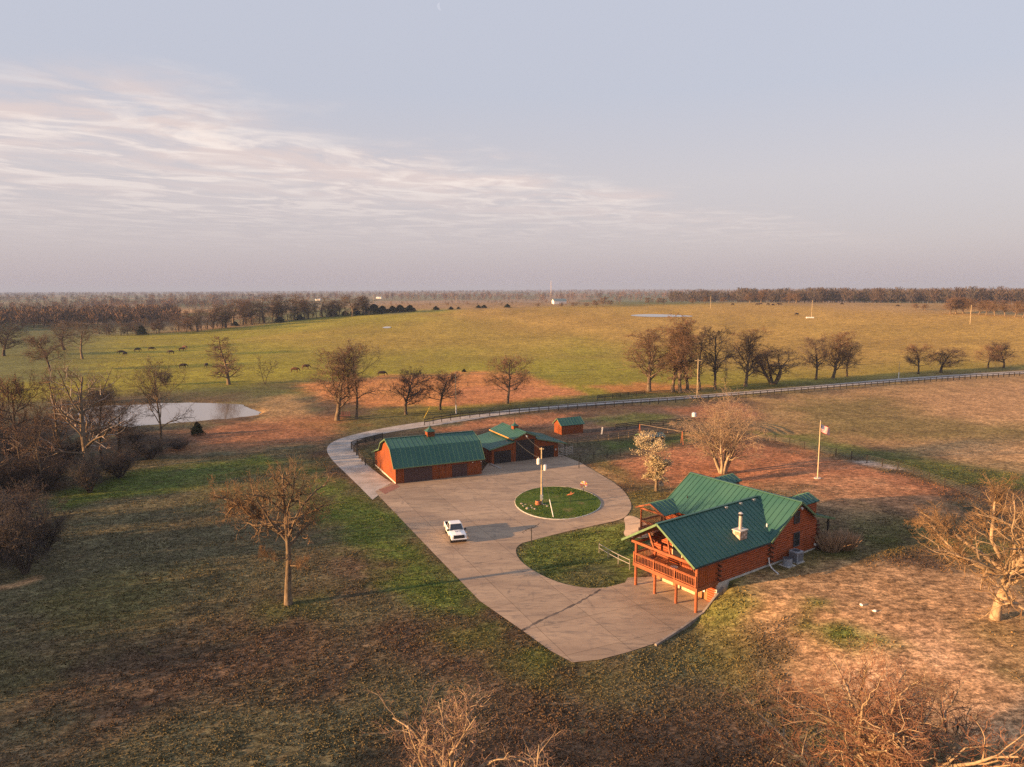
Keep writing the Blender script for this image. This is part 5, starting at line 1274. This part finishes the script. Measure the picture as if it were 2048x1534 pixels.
fence('field_fence', 'thin fence line crossing the orange dry field', atn([(740, 783), (860, 776), (980, 769), (1080, 764)]), 6, 1.2, 3, 'fencedark', .12, True)
fence('pipe_fence', 'low pale pipe fence with a gate frame left of the balcony', atn([(1198, 1106), (1222, 1121), (1240, 1130), (1259, 1139)]), 2.0, 1.1, 2, 'steel', .07)
o = MB(); 
g0, g1 = Vector((*hxy(-.6, 8.3), 0)), Vector((*hxy(-2.2, 7.2), 0))
fp = at(1158, 937); o = MB().box(-.06, .06, -.06, .06, -.1, 1.4).build('fence_post', M['black']); o.location = fp; tag(o, 'single black post at the corner of the driveway and the garden pen', 'post')
# livestock panels right of the raised barn
for i, (u_, v_, rz, lab) in enumerate(((13.6, -.3, 5, 'galvanised livestock panel nearest the right dark door of the raised barn'), (15.2, .1, 20, 'galvanised livestock panel at the outer corner of the pen by the raised barn'), (14.8, 1.8, 85, 'galvanised livestock panel along the side of the pen by the raised barn'), (13.6, 2.6, 8, 'galvanised livestock panel at the back of the pen by the raised barn'))):
    a = R(25.7); x_, y_ = -3.574+u_*math.cos(a)-v_*math.sin(a), 115.894+u_*math.sin(a)+v_*math.cos(a)
    m_ = MB()
    for k in range(5): m_.bar((-.9, 0, .25+k*.3), (.9, 0, .25+k*.3), .05)
    for s_ in (-.9, 0, .9): m_.bar((s_, 0, 0), (s_, 0, 1.75 if s_ else 1.5), .06)
    o = m_.build('livestock_panel', M['steel']); o.location = (x_, y_, float(tz(x_, y_))); o.rotation_euler = (0, 0, a+R(rz)); tag(o, lab, 'panel', 'livestock panels beside the barn')

# ------------------------------------------------------------------ poles, flag, island things
pb_ = at(1083, 1012); ph_ = zat(pb_.x, pb_.y, 895)-pb_.z
up_ = thing('utility_pole', 'pale utility pole with two transformers on the oval island lawn', 'utility pole', pb_)
MB().tube([(0, 0, -.2), (0, 0, ph_)], [.12, .085], 10).build('pole', M['polewood'], up_)
for x_, z_, y_ in ((-.42, ph_*.77, -.05), (.48, ph_*.66, .1)):
    m_ = MB(); m_.tube([(x_, y_, z_-.4), (x_, y_, z_+.3), (x_, y_, z_+.38)], [.23, .23, .15], 12); tr_ = m_.build('transformer', M['white'], up_, smooth=False)
    m2 = MB(); m2.bar((0, 0, z_+.1), (x_, y_, z_+.1), .06); m2.tube([(x_, y_, z_+.38), (x_, y_, z_+.58)], .05, 6); m2.build('bracket', M['steel'], tr_)
MB().tube([(.12, -.02, .3), (.12, -.02, ph_*.62)], .045, 6).build('conduit', M['white'], up_)
m_ = MB(); m_.box(-.2, .2, -.35, -.14, 1.0, 1.6); m_.tube([(0, -.4, 1.35), (0, -.33, 1.35)], .13, 10); m_.build('meter_box', M['grey'], up_)
MB().box(-.3, .3, -.05, .05, ph_-.25, ph_-.12).build('crossarm', M['polewood'], up_)
def wire(name, label, a, b, sag, r_=.018):
    a, b = Vector(a), Vector(b); pts = [a.lerp(b, i/14)-Vector((0, 0, sag*4*(i/14)*(1-i/14))) for i in range(15)]
    o = MB().tube(pts, r_, 4, 0, False).build(name, M['wire']); tag(o, label, 'cable'); return o
def b2w(s_, t_, z_): a = R(25.7); return (-3.574+s_*math.cos(a)-t_*math.sin(a), 115.894+s_*math.sin(a)+t_*math.cos(a), z_)
wire('power_line', 'upper power line from the island pole to the roof of the raised barn', pb_+Vector((0, 0, ph_-.2)), b2w(6.0, -.2, 4.9), .3)
wire('power_line', 'lower power line from the island pole to the front of the raised barn', pb_+Vector((0, 0, ph_*.8)), b2w(4.3, -.1, 3.9), .3)
gw0, gw1 = at(1107, 1036), pb_+Vector((0, 0, ph_*.75))
wire('guy_wire', 'thin guy wire anchoring the island pole in the grass', gw1, gw0, 0.02, .012)
gd = gw0.lerp(gw1, .32); o = MB().tube([gw0+Vector((0, 0, .05)), gd], .05, 6).build('guy_guard', M['yellow' if False else 'white']); tag(o, 'white plastic guard sleeve on the guy wire of the island pole', 'guard')
p = at(1076, 1012); t = thing('barrel_planter', 'round orange brown barrel planter at the foot of the island pole', 'planter', p)
MB().tube([(0, 0, 0), (0, 0, .35), (0, 0, .75)], [.32, .4, .34], 14).build('barrel', M['rust'], t)
m_ = MB(); m_.tube([(0, 0, .2), (0, 0, .25)], .385, 14); m_.tube([(0, 0, .5), (0, 0, .55)], .39, 14); m_.build('hoop', M['black'], t); MB().tube([(0, 0, .7), (0, 0, .76)], .3, 12).build('soil', M['fencedark'], t)
def rock(name, label, loc, s_, seed, group=None, mat='rock'):
    import bmesh
    bm = bmesh.new(); bmesh.ops.create_icosphere(bm, subdivisions=2, radius=1)
    r0 = random.Random(seed)
    ph0 = [r0.random()*6 for _ in range(6)]
    for v in bm.verts:
        k = 1+.16*math.sin(v.co.x*3+ph0[0])+.14*math.sin(v.co.y*4+ph0[1])+.12*math.sin(v.co.z*4+ph0[2]); v.co = Vector((v.co.x*k*s_, v.co.y*k*s_*.8, v.co.z*k*s_*.6))
    me = bpy.data.meshes.new(name); bm.to_mesh(me); bm.free(); me.materials.append(M[mat])
    o = link(name, me); o.location = loc; o.rotation_euler = (0, 0, seed); return tag(o, label, 'rock', group)
for i, (px, py, s_) in enumerate([(1043, 1010, .24), (1047, 1014, .2), (1055, 1019, .3), (1064, 1018, .24), (1070, 1020, .2), (1051, 1011, .2), (1062, 1014, .2), (1089, 1012, .3), (1094, 1015, .26)]):
    rock('stone', 'flat pale stones of the bed round the island pole', at(px, py)+Vector((0, 0, .12)), s_, i+1, 'stones of the island bed')
def spinner(name, label, px, py, top, r_, cols, n=12):
    b = at(px, py); h_ = zat(b.x, b.y, top)-b.z
    t = thing(name, label, 'wind spinner', b); MB().tube([(0, 0, 0), (0, 0, h_)], .035, 6).build('stake', M['black'], t)
    for ring, (ra, rb_) in enumerate(((.12, .55), (.58, 1.0))):
        for k in range(n):
            a = 2*math.pi*k/n+ring*.26; m_ = MB(); ca_, sa_ = math.cos(a), math.sin(a); cb, sb = math.cos(a+.42), math.sin(a+.42)
            m_.hexa([(ca_*ra*r_, -.06, h_+sa_*ra*r_), (ca_*rb_*r_, -.12, h_+sa_*rb_*r_), (cb*rb_*r_, -.02, h_+sb*rb_*r_), (cb*ra*r_, -.03, h_+sb*ra*r_)], [(ca_*ra*r_, -.045, h_+sa_*ra*r_), (ca_*rb_*r_, -.105, h_+sa_*rb_*r_), (cb*rb_*r_, -.005, h_+sb*rb_*r_), (cb*ra*r_, -.015, h_+sb*ra*r_)])
            m_.build('blade', M[cols[k % len(cols)]], t)
    return t
spinner('wind_spinner', 'large yellow, white and pink pinwheel wind spinner on the island lawn', 1167, 986, 969, .52, ['yellow', 'pink', 'white', 'yellow', 'white', 'pink'])
b = at(1140, 1012); t = thing('garden_ornament', 'slender garden stake with small copper bird on the island lawn', 'garden ornament', b)
MB().tube([(0, 0, 0), (0, 0, 1.45)], .03, 6).build('stake', M['black'], t); m_ = MB(); m_.tube([(-.45, 0, 1.5), (-.15, 0, 1.6), (.2, 0, 1.62), (.55, 0, 1.85)], [.03, .09, .1, .03], 8); m_.hexa([(-.05, 0, 1.65), (.2, 0, 1.65), (.25, .3, 1.85), (.05, .3, 1.85)], [(-.05, 0, 1.67), (.2, 0, 1.67), (.25, .3, 1.87), (.05, .3, 1.87)]); m_.build('bird', M['rust'], t)
b = at(1063, 1089); h_ = zat(b.x, b.y, 1056)-b.z; t = thing('garden_ornament', 'black stake carrying a long slanted branch ornament on the lower lawn tip', 'garden ornament', b)
MB().tube([(0, 0, 0), (0, 0, h_)], .05, 7).build('stake', M['black'], t)
m_ = MB(); m_.tube([(-1.05, 0, h_-.5), (-.4, 0, h_-.12), (.3, 0, h_+.1), (.85, 0, h_+.5)], .03, 6)
for k in range(10):
    q = -1+k*.2; zq = h_+q*.5; m_.bar((q, 0, zq), (q+.1, 0, zq+(.18 if k % 2 else -.16)), .05, .03)
m_.build('branch', M['black'], t)
b = at(1322, 992); t = thing('birdhouse', 'dark birdhouse on a post beside the blossoming tree', 'birdhouse', b); MB().tube([(0, 0, 0), (0, 0, 1.5)], .05, 7).build('post', M['black'], t)
m_ = MB(); m_.prism([(-.28, 1.5), (.28, 1.5), (.28, 1.85), (0, 2.1), (-.28, 1.85)], 'y', -.25, .25); m_.build('box', M['darkgrey'], t); m_ = MB(); m_.bar((-.38, 0, 1.8), (0, 0, 2.16), .6, .03); m_.bar((.38, 0, 1.8), (0, 0, 2.16), .6, .03); m_.build('roof', M['black'], t)

b = at(1635, 957); fh_ = zat(b.x, b.y, 843)-b.z
t = thing('flagpole', 'tall pale flagpole standing on the reddish lawn', 'flagpole', b)
MB().tube([(0, 0, 0), (0, 0, fh_)], [.08, .05], 10).build('pole', M['cream'], t); MB().tube([(0, 0, fh_), (0, 0, fh_+.1), (0, 0, fh_+.18)], [.05, .1, .03], 8).build('finial', M['steel'], t); MB().tube([(0, 0, -.1), (0, 0, .12)], .5, 14).build('base', M['concfound'], t)
m_ = MB(); W_, H_, nx_, nz_ = 1.7, 1.15, 20, 13
def fpt(i, k):
    u_ = i/nx_; v_ = k/nz_
    return (.07+u_*W_*.8, .16*math.sin(u_*7+v_)*u_-.1*u_, fh_-.3-H_*v_-.75*u_-.06*math.sin(u_*6))
for i in range(nx_):
    for k in range(nz_):
        mi = 1 if (i < 8 and k < 7) else (0 if k % 2 == 0 else 2)
        m_.add([fpt(i, k), fpt(i+1, k), fpt(i+1, k+1), fpt(i, k+1)], [(0, 1, 2, 3)], mi)
for r0_ in range(5):
    for c0_ in range(6):
        i0, k0 = .5+c0_*1.2, .5+r0_*1.3; q = [Vector(fpt(i0+a_, k0+c_)) for a_, c_ in ((0, 0), (.5, 0), (.5, .55), (0, .55))]
        for off in (-.006, .006): m_.add([v+Vector((0, off, 0)) for v in q], [(0, 1, 2, 3)], 2)
fl = m_.build('flag', [M['red'], M['blue'], M['white']]); fl.location = b; tag(fl, 'American flag with red and white stripes flying from the pale flagpole', 'flag')
def upole(px, py, top, label, r_=.12, cross=True, white=0):
    b = at(px, py); h_ = zat(b.x, b.y, top)-b.z
    t = thing('utility_pole', label, 'utility pole', b); MB().tube([(0, 0, -.2), (0, 0, h_)], [r_, r_*.75], 8).build('pole', M['polewood'], t)
    if white: MB().tube([(0, 0, 0), (0, 0, white)], r_*1.25, 8).build('sleeve', M['white'], t)
    if cross: MB().box(-.9, .9, -.06, .06, h_-.5, h_-.35).build('crossarm', M['polewood'], t)
    return b+Vector((0, 0, h_))
p1 = upole(912, 828, 746, 'thin utility pole with white base in front of the orange dry field', .1, False, 2.2)
p2 = upole(1394, 797, 718, 'utility pole standing before the dense tall clump of trees', .14)
p3 = upole(1797, 757, 724, 'utility pole with white base beside the road right of the group of three trees', .1, False, 2.0)
wire('power_line', 'long thin power line between the poles along the gravel road', p1, p2, 1.2, .02); wire('power_line', 'thin power line between the two right poles along the gravel road', p2, p3, 1.5, .02)
for px, py, top, lab in ((1623, 636, 600, 'far thin utility pole beside the white trough in the golden field'), (1940, 648, 610, 'far utility pole in the golden field near the right edge'), (1421, 617, 592, 'far utility pole left of the white trough in the golden field'), (324, 611, 597, 'far pale pole above the straw field on the left'), (747, 612, 590, 'far pole above the cedar row left of centre'), (912, 606, 592, 'far pole in the brown fields left of the white barn'), (1007, 600, 588, 'far pole nearest the tall mast')):
    upole(px, py, top, lab, .16, False)
b = at(1102, 594); h_ = zat(b.x, b.y, 563)-b.z; t = thing('radio_mast', 'tall white mast rising over the skyline behind the white barn', 'mast', b)
MB().tube([(0, 0, 0), (0, 0, h_)], [.9, .6], 8).build('mast', M['cream'], t); MB().tube([(0, 0, h_), (0, 0, h_+2)], .15, 6).build('antenna', M['steel'], t)
b = at(1620, 636.5); t = thing('water_trough', 'long white trough or tank beside the far thin pole in the golden field', 'trough', b); m_ = MB(); m_.box(-2.6, 2.6, -.8, .8, 0, .9); m_.build('tank', M['white'], t, bevel=.2); MB().box(-2.3, 2.3, -.5, .5, .9, .95).build('lid', M['steel'], t)
b = at(848, 836); o = MB().tube([(0, 0, 0), (1.4, 1.6, 2.6)], .06, 6).build('guy_guard', M['yellow']); o.location = b; tag(o, 'yellow slanted guy wire guard beyond the gravel road', 'guard')
# garden swing and odds
b0, b1 = at(1279, 872), at(1364, 888); t = thing('swing_set', 'orange timber swing frame with two slanted legs in the garden pen', 'swing set', b0)
d_ = b1-b0; h_ = 2.4
for q in (Vector((0, 0, 0)), d_):
    for sg in (-1, 1): MB().bar(q+Vector((sg*.2*0, sg*.9, 0)), q+Vector((0, 0, h_)), .1).build('leg', M['orangewood'], t)
MB().bar(Vector((0, 0, h_)), d_+Vector((0, 0, h_)), .07).build('beam', M['fencegrey'], t)
b = at(1203, 869); o = MB().hexa([(-.12, -.06, -.1), (.12, -.06, -.1), (.12, .06, -.1), (-.12, .06, -.1)], [(.06, -.06, 1.5), (.3, -.06, 1.5), (.3, .06, 1.5), (.06, .06, 1.5)]).build('marker_post', M['white']); o.location = b; tag(o, 'leaning white board post beside the weathered paddock fence', 'post')
b = at(1388, 833); t = thing('water_tank', 'small pale blue water tank in the paddock by the fountain shaped tree', 'tank', b); MB().tube([(0, 0, 0), (0, 0, .8), (0, 0, .95)], [.5, .5, .2], 14).build('tank', simple('pale_blue_plastic', (.5, .6, .68), .5, .1), t); MB().tube([(0, 0, .95), (0, 0, 1.0)], .15, 10).build('lid', M['grey'], t)
b = at(690, 836); t = thing('bench', 'small red brown slatted bench enclosure between the tall trees by the road', 'bench', b)
m_ = MB()
for i in range(7): m_.box(-1.2+i*.38, -1.1+i*.38, -.05, .05, 0, 1.5)
m_.box(-1.3, 1.3, -.08, .08, .5, .6); m_.build('backrest', simple('red_brown_wood', (.16, .05, .05), .7, .2), t); MB().box(-1.3, 1.3, -.7, -.05, .4, .5).build('seat', M['fencedark'], t)
for sg in (-1.2, 1.2): MB().box(sg-.06, sg+.06, -.68, -.58, 0, .4).build('leg', M['fencedark'], t)
for i, (px, py, s_, lab) in enumerate([(1723, 1211, .17, 'left one of two small white stones on the bright dry yard'), (1749, 1223, .17, 'right one of two small white stones on the bright dry yard')]):
    rock('stone', lab, at(px, py)+Vector((0, 0, .05)), s_, i+30, None, 'white')
b = at(950, 932); o = MB().hexa([(-1.6, -.12, .02), (1.5, -.3, .02), (1.5, .1, .02), (-1.6, .2, .02)], [(-1.6, -.12, .3), (1.5, -.3, .1), (1.5, .1, .1), (-1.6, .2, .3)]).build('trailer_tongue', M['steel']); o.location = at(992, 934); o.rotation_euler = (0, 0, -.9); tag(o, 'pale metal loading ramp lying between the two barns', 'ramp')

# pampas grass clump by the porch
g = np.random.default_rng(5)
def grass_clump(n, h_, r_, seed):
    g = np.random.default_rng(seed); a = g.random(n)*6.283; rr_ = r_*np.sqrt(g.random(n)); p0_ = np.stack([rr_*np.cos(a), rr_*np.sin(a), 0*a], 1)
    d = unit(np.stack([np.cos(a)*.45*rr_/r_+g.normal(size=n)*.18, np.sin(a)*.45*rr_/r_+g.normal(size=n)*.18, 1+0*a], 1)); L_ = h_*(.6+.5*g.random(n))
    P_ = march(p0_, d, L_, 4, .06, -.03, g); w_ = np.array([.028, .03, .026, .03, .012])[None, :]*np.ones((n, 1))
    return tubes(P_, w_, 3)
for i, (px, py, s_, lab) in enumerate([(1660, 1100, 1.5, 'larger tan ornamental grass clump at the porch corner of the log house'), (1688, 1097, 1.35, 'right hand tan ornamental grass clump beyond the porch corner')]):
    o = link('ornamental_grass', mesh_arrays('ornamental_grass', *grass_clump(420, 1.9, s_*.6, i+3), M['drygrass'])); o.location = at(px, py); tag(o, lab, 'grass clump', 'ornamental grass by the porch')

# ------------------------------------------------------------------ cattle
def cow_mesh():
    import bmesh
    V, E, Rr = [], [], []
    def ch(pts, parent=None):
        last = parent
        for (p, r_) in pts:
            V.append(p); Rr.append(r_)
            if last is not None: E.append((last, len(V)-1))
            last = len(V)-1
        return last
    ch([((-.05, 0, 1.0), (.36, .42))])
    c0 = 0
    f_ = ch([((.5, 0, 1.0), (.36, .42)), ((.85, 0, 1.08), (.25, .3))], c0); r_ = ch([((-.6, 0, 1.03), (.36, .38)), ((-.95, 0, 1.05), (.26, .28))], c0)
    ch([((1.1, 0, .98), (.15, .2)), ((1.3, 0, .72), (.13, .16)), ((1.42, 0, .45), (.12, .13)), ((1.5, 0, .28), (.08, .09))], f_)
    for sg in (-1, 1):
        ch([((.62, sg*.22, .65), (.11, .11)), ((.62, sg*.22, .35), (.065, .065)), ((.64, sg*.22, .0), (.06, .06))], f_-1)
        ch([((-.85, sg*.22, .68), (.14, .14)), ((-.95, sg*.22, .42), (.07, .07)), ((-.88, sg*.22, .0), (.06, .06))], r_-1 if False else r_)
    ch([((-1.12, 0, .95), (.04, .04)), ((-1.16, 0, .4), (.03, .03))], r_)
    for sg in (-1, 1): ch([((1.2, sg*.2, .82), (.035, .05))], f_+2 if False else 5)
    me = bpy.data.meshes.new('cow'); me.from_pydata(V, E, []); o = bpy.data.objects.new('cow_base', me); col.objects.link(o)
    md = o.modifiers.new('s', 'SKIN'); o.modifiers.new('ss', 'SUBSURF').levels = 1
    for i, v in enumerate(me.skin_vertices[0].data): v.radius = Rr[i]; v.use_root = (i == 0)
    dg = bpy.context.evaluated_depsgraph_get(); m2 = bpy.data.meshes.new_from_object(o.evaluated_get(dg)); bpy.data.objects.remove(o); return m2
cm = cow_mesh(); cm.materials.clear(); cm.materials.append(M['cowdark']); cm2 = cm.copy(); cm2.materials.clear(); cm2.materials.append(M['cowred'])
for p_ in cm.polygons: p_.use_smooth = True; p_.material_index = 0
for p_ in cm2.polygons: p_.use_smooth = True; p_.material_index = 0
cows = [(303, 701, 20, 'dark cow grazing at the far left of the herd on the pasture'), (275, 703, 40, 'small dark cow near the hedgerow end'), (243, 708, 200, 'distant dark cow nearest the hedgerow'), (250, 711, 90, 'dark cow facing the viewer near the hedgerow'),
        (342, 708, 190, 'dark cow grazing between the two cow groups'), (364, 702, 10, 'front cow of the close pair on the pasture'), (370, 698, 160, 'rear cow of the close pair on the pasture'), (433, 700, 185, 'dark cow just left of the symmetrical bare tree'),
        (366, 736, 15, 'dark cow grazing nearest the pond'), (413, 735, 95, 'dark cow seen end on, right of the cow nearest the pond'), (590, 744, 5, 'reddish cow left of the tall leaning tree'), (612, 738, 30, 'reddish cow behind the tall leaning tree'), (764, 752, 12, 'dark cow at the edge of the orange dry field')]
for i, (px, py, a, lab) in enumerate(cows):
    o = link('cow', cm2 if i in (10, 11, 5, 6) else cm); o.location = at(px, py); o.rotation_euler = (0, 0, R(a)); o.scale = (1.25,)*3; tag(o, lab, 'cow', 'cattle grazing on the pasture')
for px, py, a in [(1465, 611, 20), (1514, 611, 0), (1521, 610, 180), (1536, 611, 10), (1546, 612, 200), (1556, 610, 15), (1560, 611, 0), (1593, 631, 20), (1684, 610, 190), (1795, 614, 10)]:
    o = link('cow', cm); o.location = at(px, py); o.rotation_euler = (0, 0, R(a)); o.scale = (1.4,)*3; tag(o, 'far cow seen as a dark speck on the golden field at the right', 'cow', 'far cattle on the golden field')

# ------------------------------------------------------------------ moon: the lit half, built as a lune far beyond the air
rx, ry, rz_ = ray(882, 12.5); md_ = 20000.0; mp = Vector((rx, ry, rz_)).normalized()*md_+Vector((0, 0, CAMH)); mr = 6.6/FPX*md_*1.03
fw = Vector((rx, ry, rz_)).normalized(); rt_ = fw.cross(Vector((0, 0, 1))).normalized(); upv = rt_.cross(fw)
ct, st_ = math.cos(R(12)), math.sin(R(12))
a_ax = rt_*ct+upv*st_; b_ax = upv*ct-rt_*st_
vs, fs = [], []
for i in range(13):
    th = math.pi*(i/12)-math.pi/2
    for j in range(9):
        ph = math.pi/2+R(18)+(math.pi/2-R(18)+.9)*j/8
        vs.append(mp+mr*(a_ax*(math.cos(th)*math.cos(ph))+b_ax*math.sin(th)-fw*(math.cos(th)*math.sin(ph))))
for i in range(12):
    for j in range(8): fs.append((i*9+j, i*9+j+1, (i+1)*9+j+1, (i+1)*9+j))
mm, nt, bs = newmat('moon_light'); em = nd(nt, 'ShaderNodeEmission'); em.inputs['Color'].default_value = (.84, .87, 1, 1); em.inputs['Strength'].default_value = .26
nt.links.new(em.outputs[0], nt.nodes['Material Output'].inputs[0])
MOON = em
tag(MB().add(vs, fs).build('moon', mm, smooth=True), 'pale half moon in the clear sky at the top of view', 'moon')

# ------------------------------------------------------------------ light, sky, air
SUN_EL, SUN_DIR = R(10), R(20)            # light travels towards azimuth SUN_DIR (from +X)
sd = bpy.data.lights.new('sun', 'SUN'); so = bpy.data.objects.new('sun', sd); col.objects.link(so)
sd.energy = 5.0; sd.angle = R(.8); sd.color = (1, .58, .26)
dv = Vector((math.cos(SUN_DIR)*math.cos(SUN_EL), math.sin(SUN_DIR)*math.cos(SUN_EL), -math.sin(SUN_EL)))
so.rotation_euler = dv.to_track_quat('-Z', 'Y').to_euler(); so.location = (-60, -20, 60)
w = bpy.data.worlds.new('World'); sc.world = w; w.use_nodes = True; nt = w.node_tree
bg = nt.nodes['Background']; bg.inputs['Strength'].default_value = .1
sk = nd(nt, 'ShaderNodeTexSky', sky_type='NISHITA'); sk.sun_disc = False; sk.sun_elevation = SUN_EL
sk.sun_rotation = math.atan2(-dv.x, -dv.y); sk.air_density = 1.0; sk.dust_density = 2.0; sk.ozone_density = 1.5
tc = nd(nt, 'ShaderNodeTexCoord').outputs['Generated']
sep = nd(nt, 'ShaderNodeSeparateXYZ'); nt.links.new(tc, sep.inputs[0])
zc = mathn(nt, 'MAXIMUM', sep.outputs[2], .004)
# thin high haze veil: pale lavender overhead, pinkish at the horizon
ramp = nd(nt, 'ShaderNodeValToRGB'); nt.links.new(zc, ramp.inputs[0])
cr = ramp.color_ramp; cr.elements[0].position = 0; cr.elements[0].color = (1.85, 1.58, 1.72, 1); cr.elements[1].position = 1; cr.elements[1].color = (1.5, 1.75, 2.4, 1)
for ps, c in ((.06, (2.12, 1.85, 1.95)), (.14, (2.26, 2.05, 2.14)), (.25, (2.0, 2.03, 2.33)), (.45, (2.05, 2.14, 2.5))):
    e = cr.elements.new(ps); e.color = (*c, 1)
sky = mixc(nt, sk.outputs[0], ramp.outputs[0], .9)
# cloud sheet seen on a high plane
px_ = mathn(nt, 'DIVIDE', sep.outputs[0], zc); py_ = mathn(nt, 'DIVIDE', sep.outputs[1], zc)
cb = nd(nt, 'ShaderNodeCombineXYZ'); nt.links.new(px_, cb.inputs[0]); nt.links.new(py_, cb.inputs[1])
# signed distance past the sheet's edge, which runs diagonally across the view
dd_ = mathn(nt, 'MULTIPLY', mathn(nt, 'SUBTRACT', mathn(nt, 'SUBTRACT', py_, mathn(nt, 'MULTIPLY', px_, 1.17)), 5.95), .65)
mp_ = nd(nt, 'ShaderNodeMapping'); mp_.inputs['Rotation'].default_value = (0, 0, R(-49)); nt.links.new(cb.outputs[0], mp_.inputs[0])
str_ = scaled(nt, mp_.outputs[0], (1.0, 1.35, 1))
c1 = noise(nt, 1.25, 9, .6, str_, .9); c2 = noise(nt, .7, 5, .6, cb.outputs[0]); c3 = noise(nt, .8, 5, .55, scaled(nt, cb.outputs[0], (1.3, .6, 1)), .5)
edge = maprange(nt, mathn(nt, 'ADD', dd_, mathn(nt, 'MULTIPLY', mathn(nt, 'SUBTRACT', c2, .5), 3.4)), -.5, 1.0, 0, 1)
veil = mathn(nt, 'MULTIPLY', maprange(nt, noise(nt, .75, 6, .6, scaled(nt, mp_.outputs[0], (.95, 1.2, 1)), .5), .38, .58, .05, 1), maprange(nt, dd_, .2, 5.5, 1, .25))
dens = maprange(nt, mathn(nt, 'ADD', mathn(nt, 'MULTIPLY', c1, .6), mathn(nt, 'MULTIPLY', c3, .4)), .40, .57, 0, 1)
far_fade = maprange(nt, sep.outputs[2], .03, .17, .0, 1)
cm_ = mathn(nt, 'MULTIPLY', mathn(nt, 'MULTIPLY', edge, mathn(nt, 'MAXIMUM', mathn(nt, 'MULTIPLY', dens, .75), veil)), far_fade)
lit = mixc(nt, (3.5, 3.05, 2.8), (2.75, 2.3, 2.2), maprange(nt, c1, .42, .64, 1, 0))
sky = mixc(nt, sky, lit, mathn(nt, 'MULTIPLY', cm_, .95))
nt.links.new(sky, bg.inputs['Color'])
hz = MB().box(-15500, 15500, -3500, 15500, -30, 75).build('haze', None)
hm = bpy.data.materials.new('haze_air'); hm.use_nodes = True; nt = hm.node_tree
nt.nodes.remove(nt.nodes['Principled BSDF']); pv = nd(nt, 'ShaderNodeVolumePrincipled'); pv.inputs['Color'].default_value = (.33, .44, .7, 1); pv.inputs['Density'].default_value = .00013; pv.inputs['Anisotropy'].default_value = 0
nt.links.new(pv.outputs[0], nt.nodes['Material Output'].inputs['Volume'])
hz.data.materials.clear(); hz.data.materials.append(hm); tag(hz, kind='stuff')
sc.render.engine = 'CYCLES'; cy = sc.cycles
cy.max_bounces = 5; cy.diffuse_bounces = 2; cy.glossy_bounces = 2; cy.transmission_bounces = 2; cy.volume_bounces = 1; cy.transparent_max_bounces = 4
cy.use_denoising = False; cy.denoiser = 'OPENIMAGEDENOISE'; cy.sample_clamp_indirect = 6
try: cy.denoising_input_passes = 'RGB_ALBEDO_NORMAL'
except Exception: pass
sc.view_settings.view_transform = 'Standard'; sc.view_settings.look = 'None'; sc.view_settings.exposure = 1.5; sc.view_settings.gamma = 1
sc.world.cycles.sampling_method = 'AUTOMATIC'
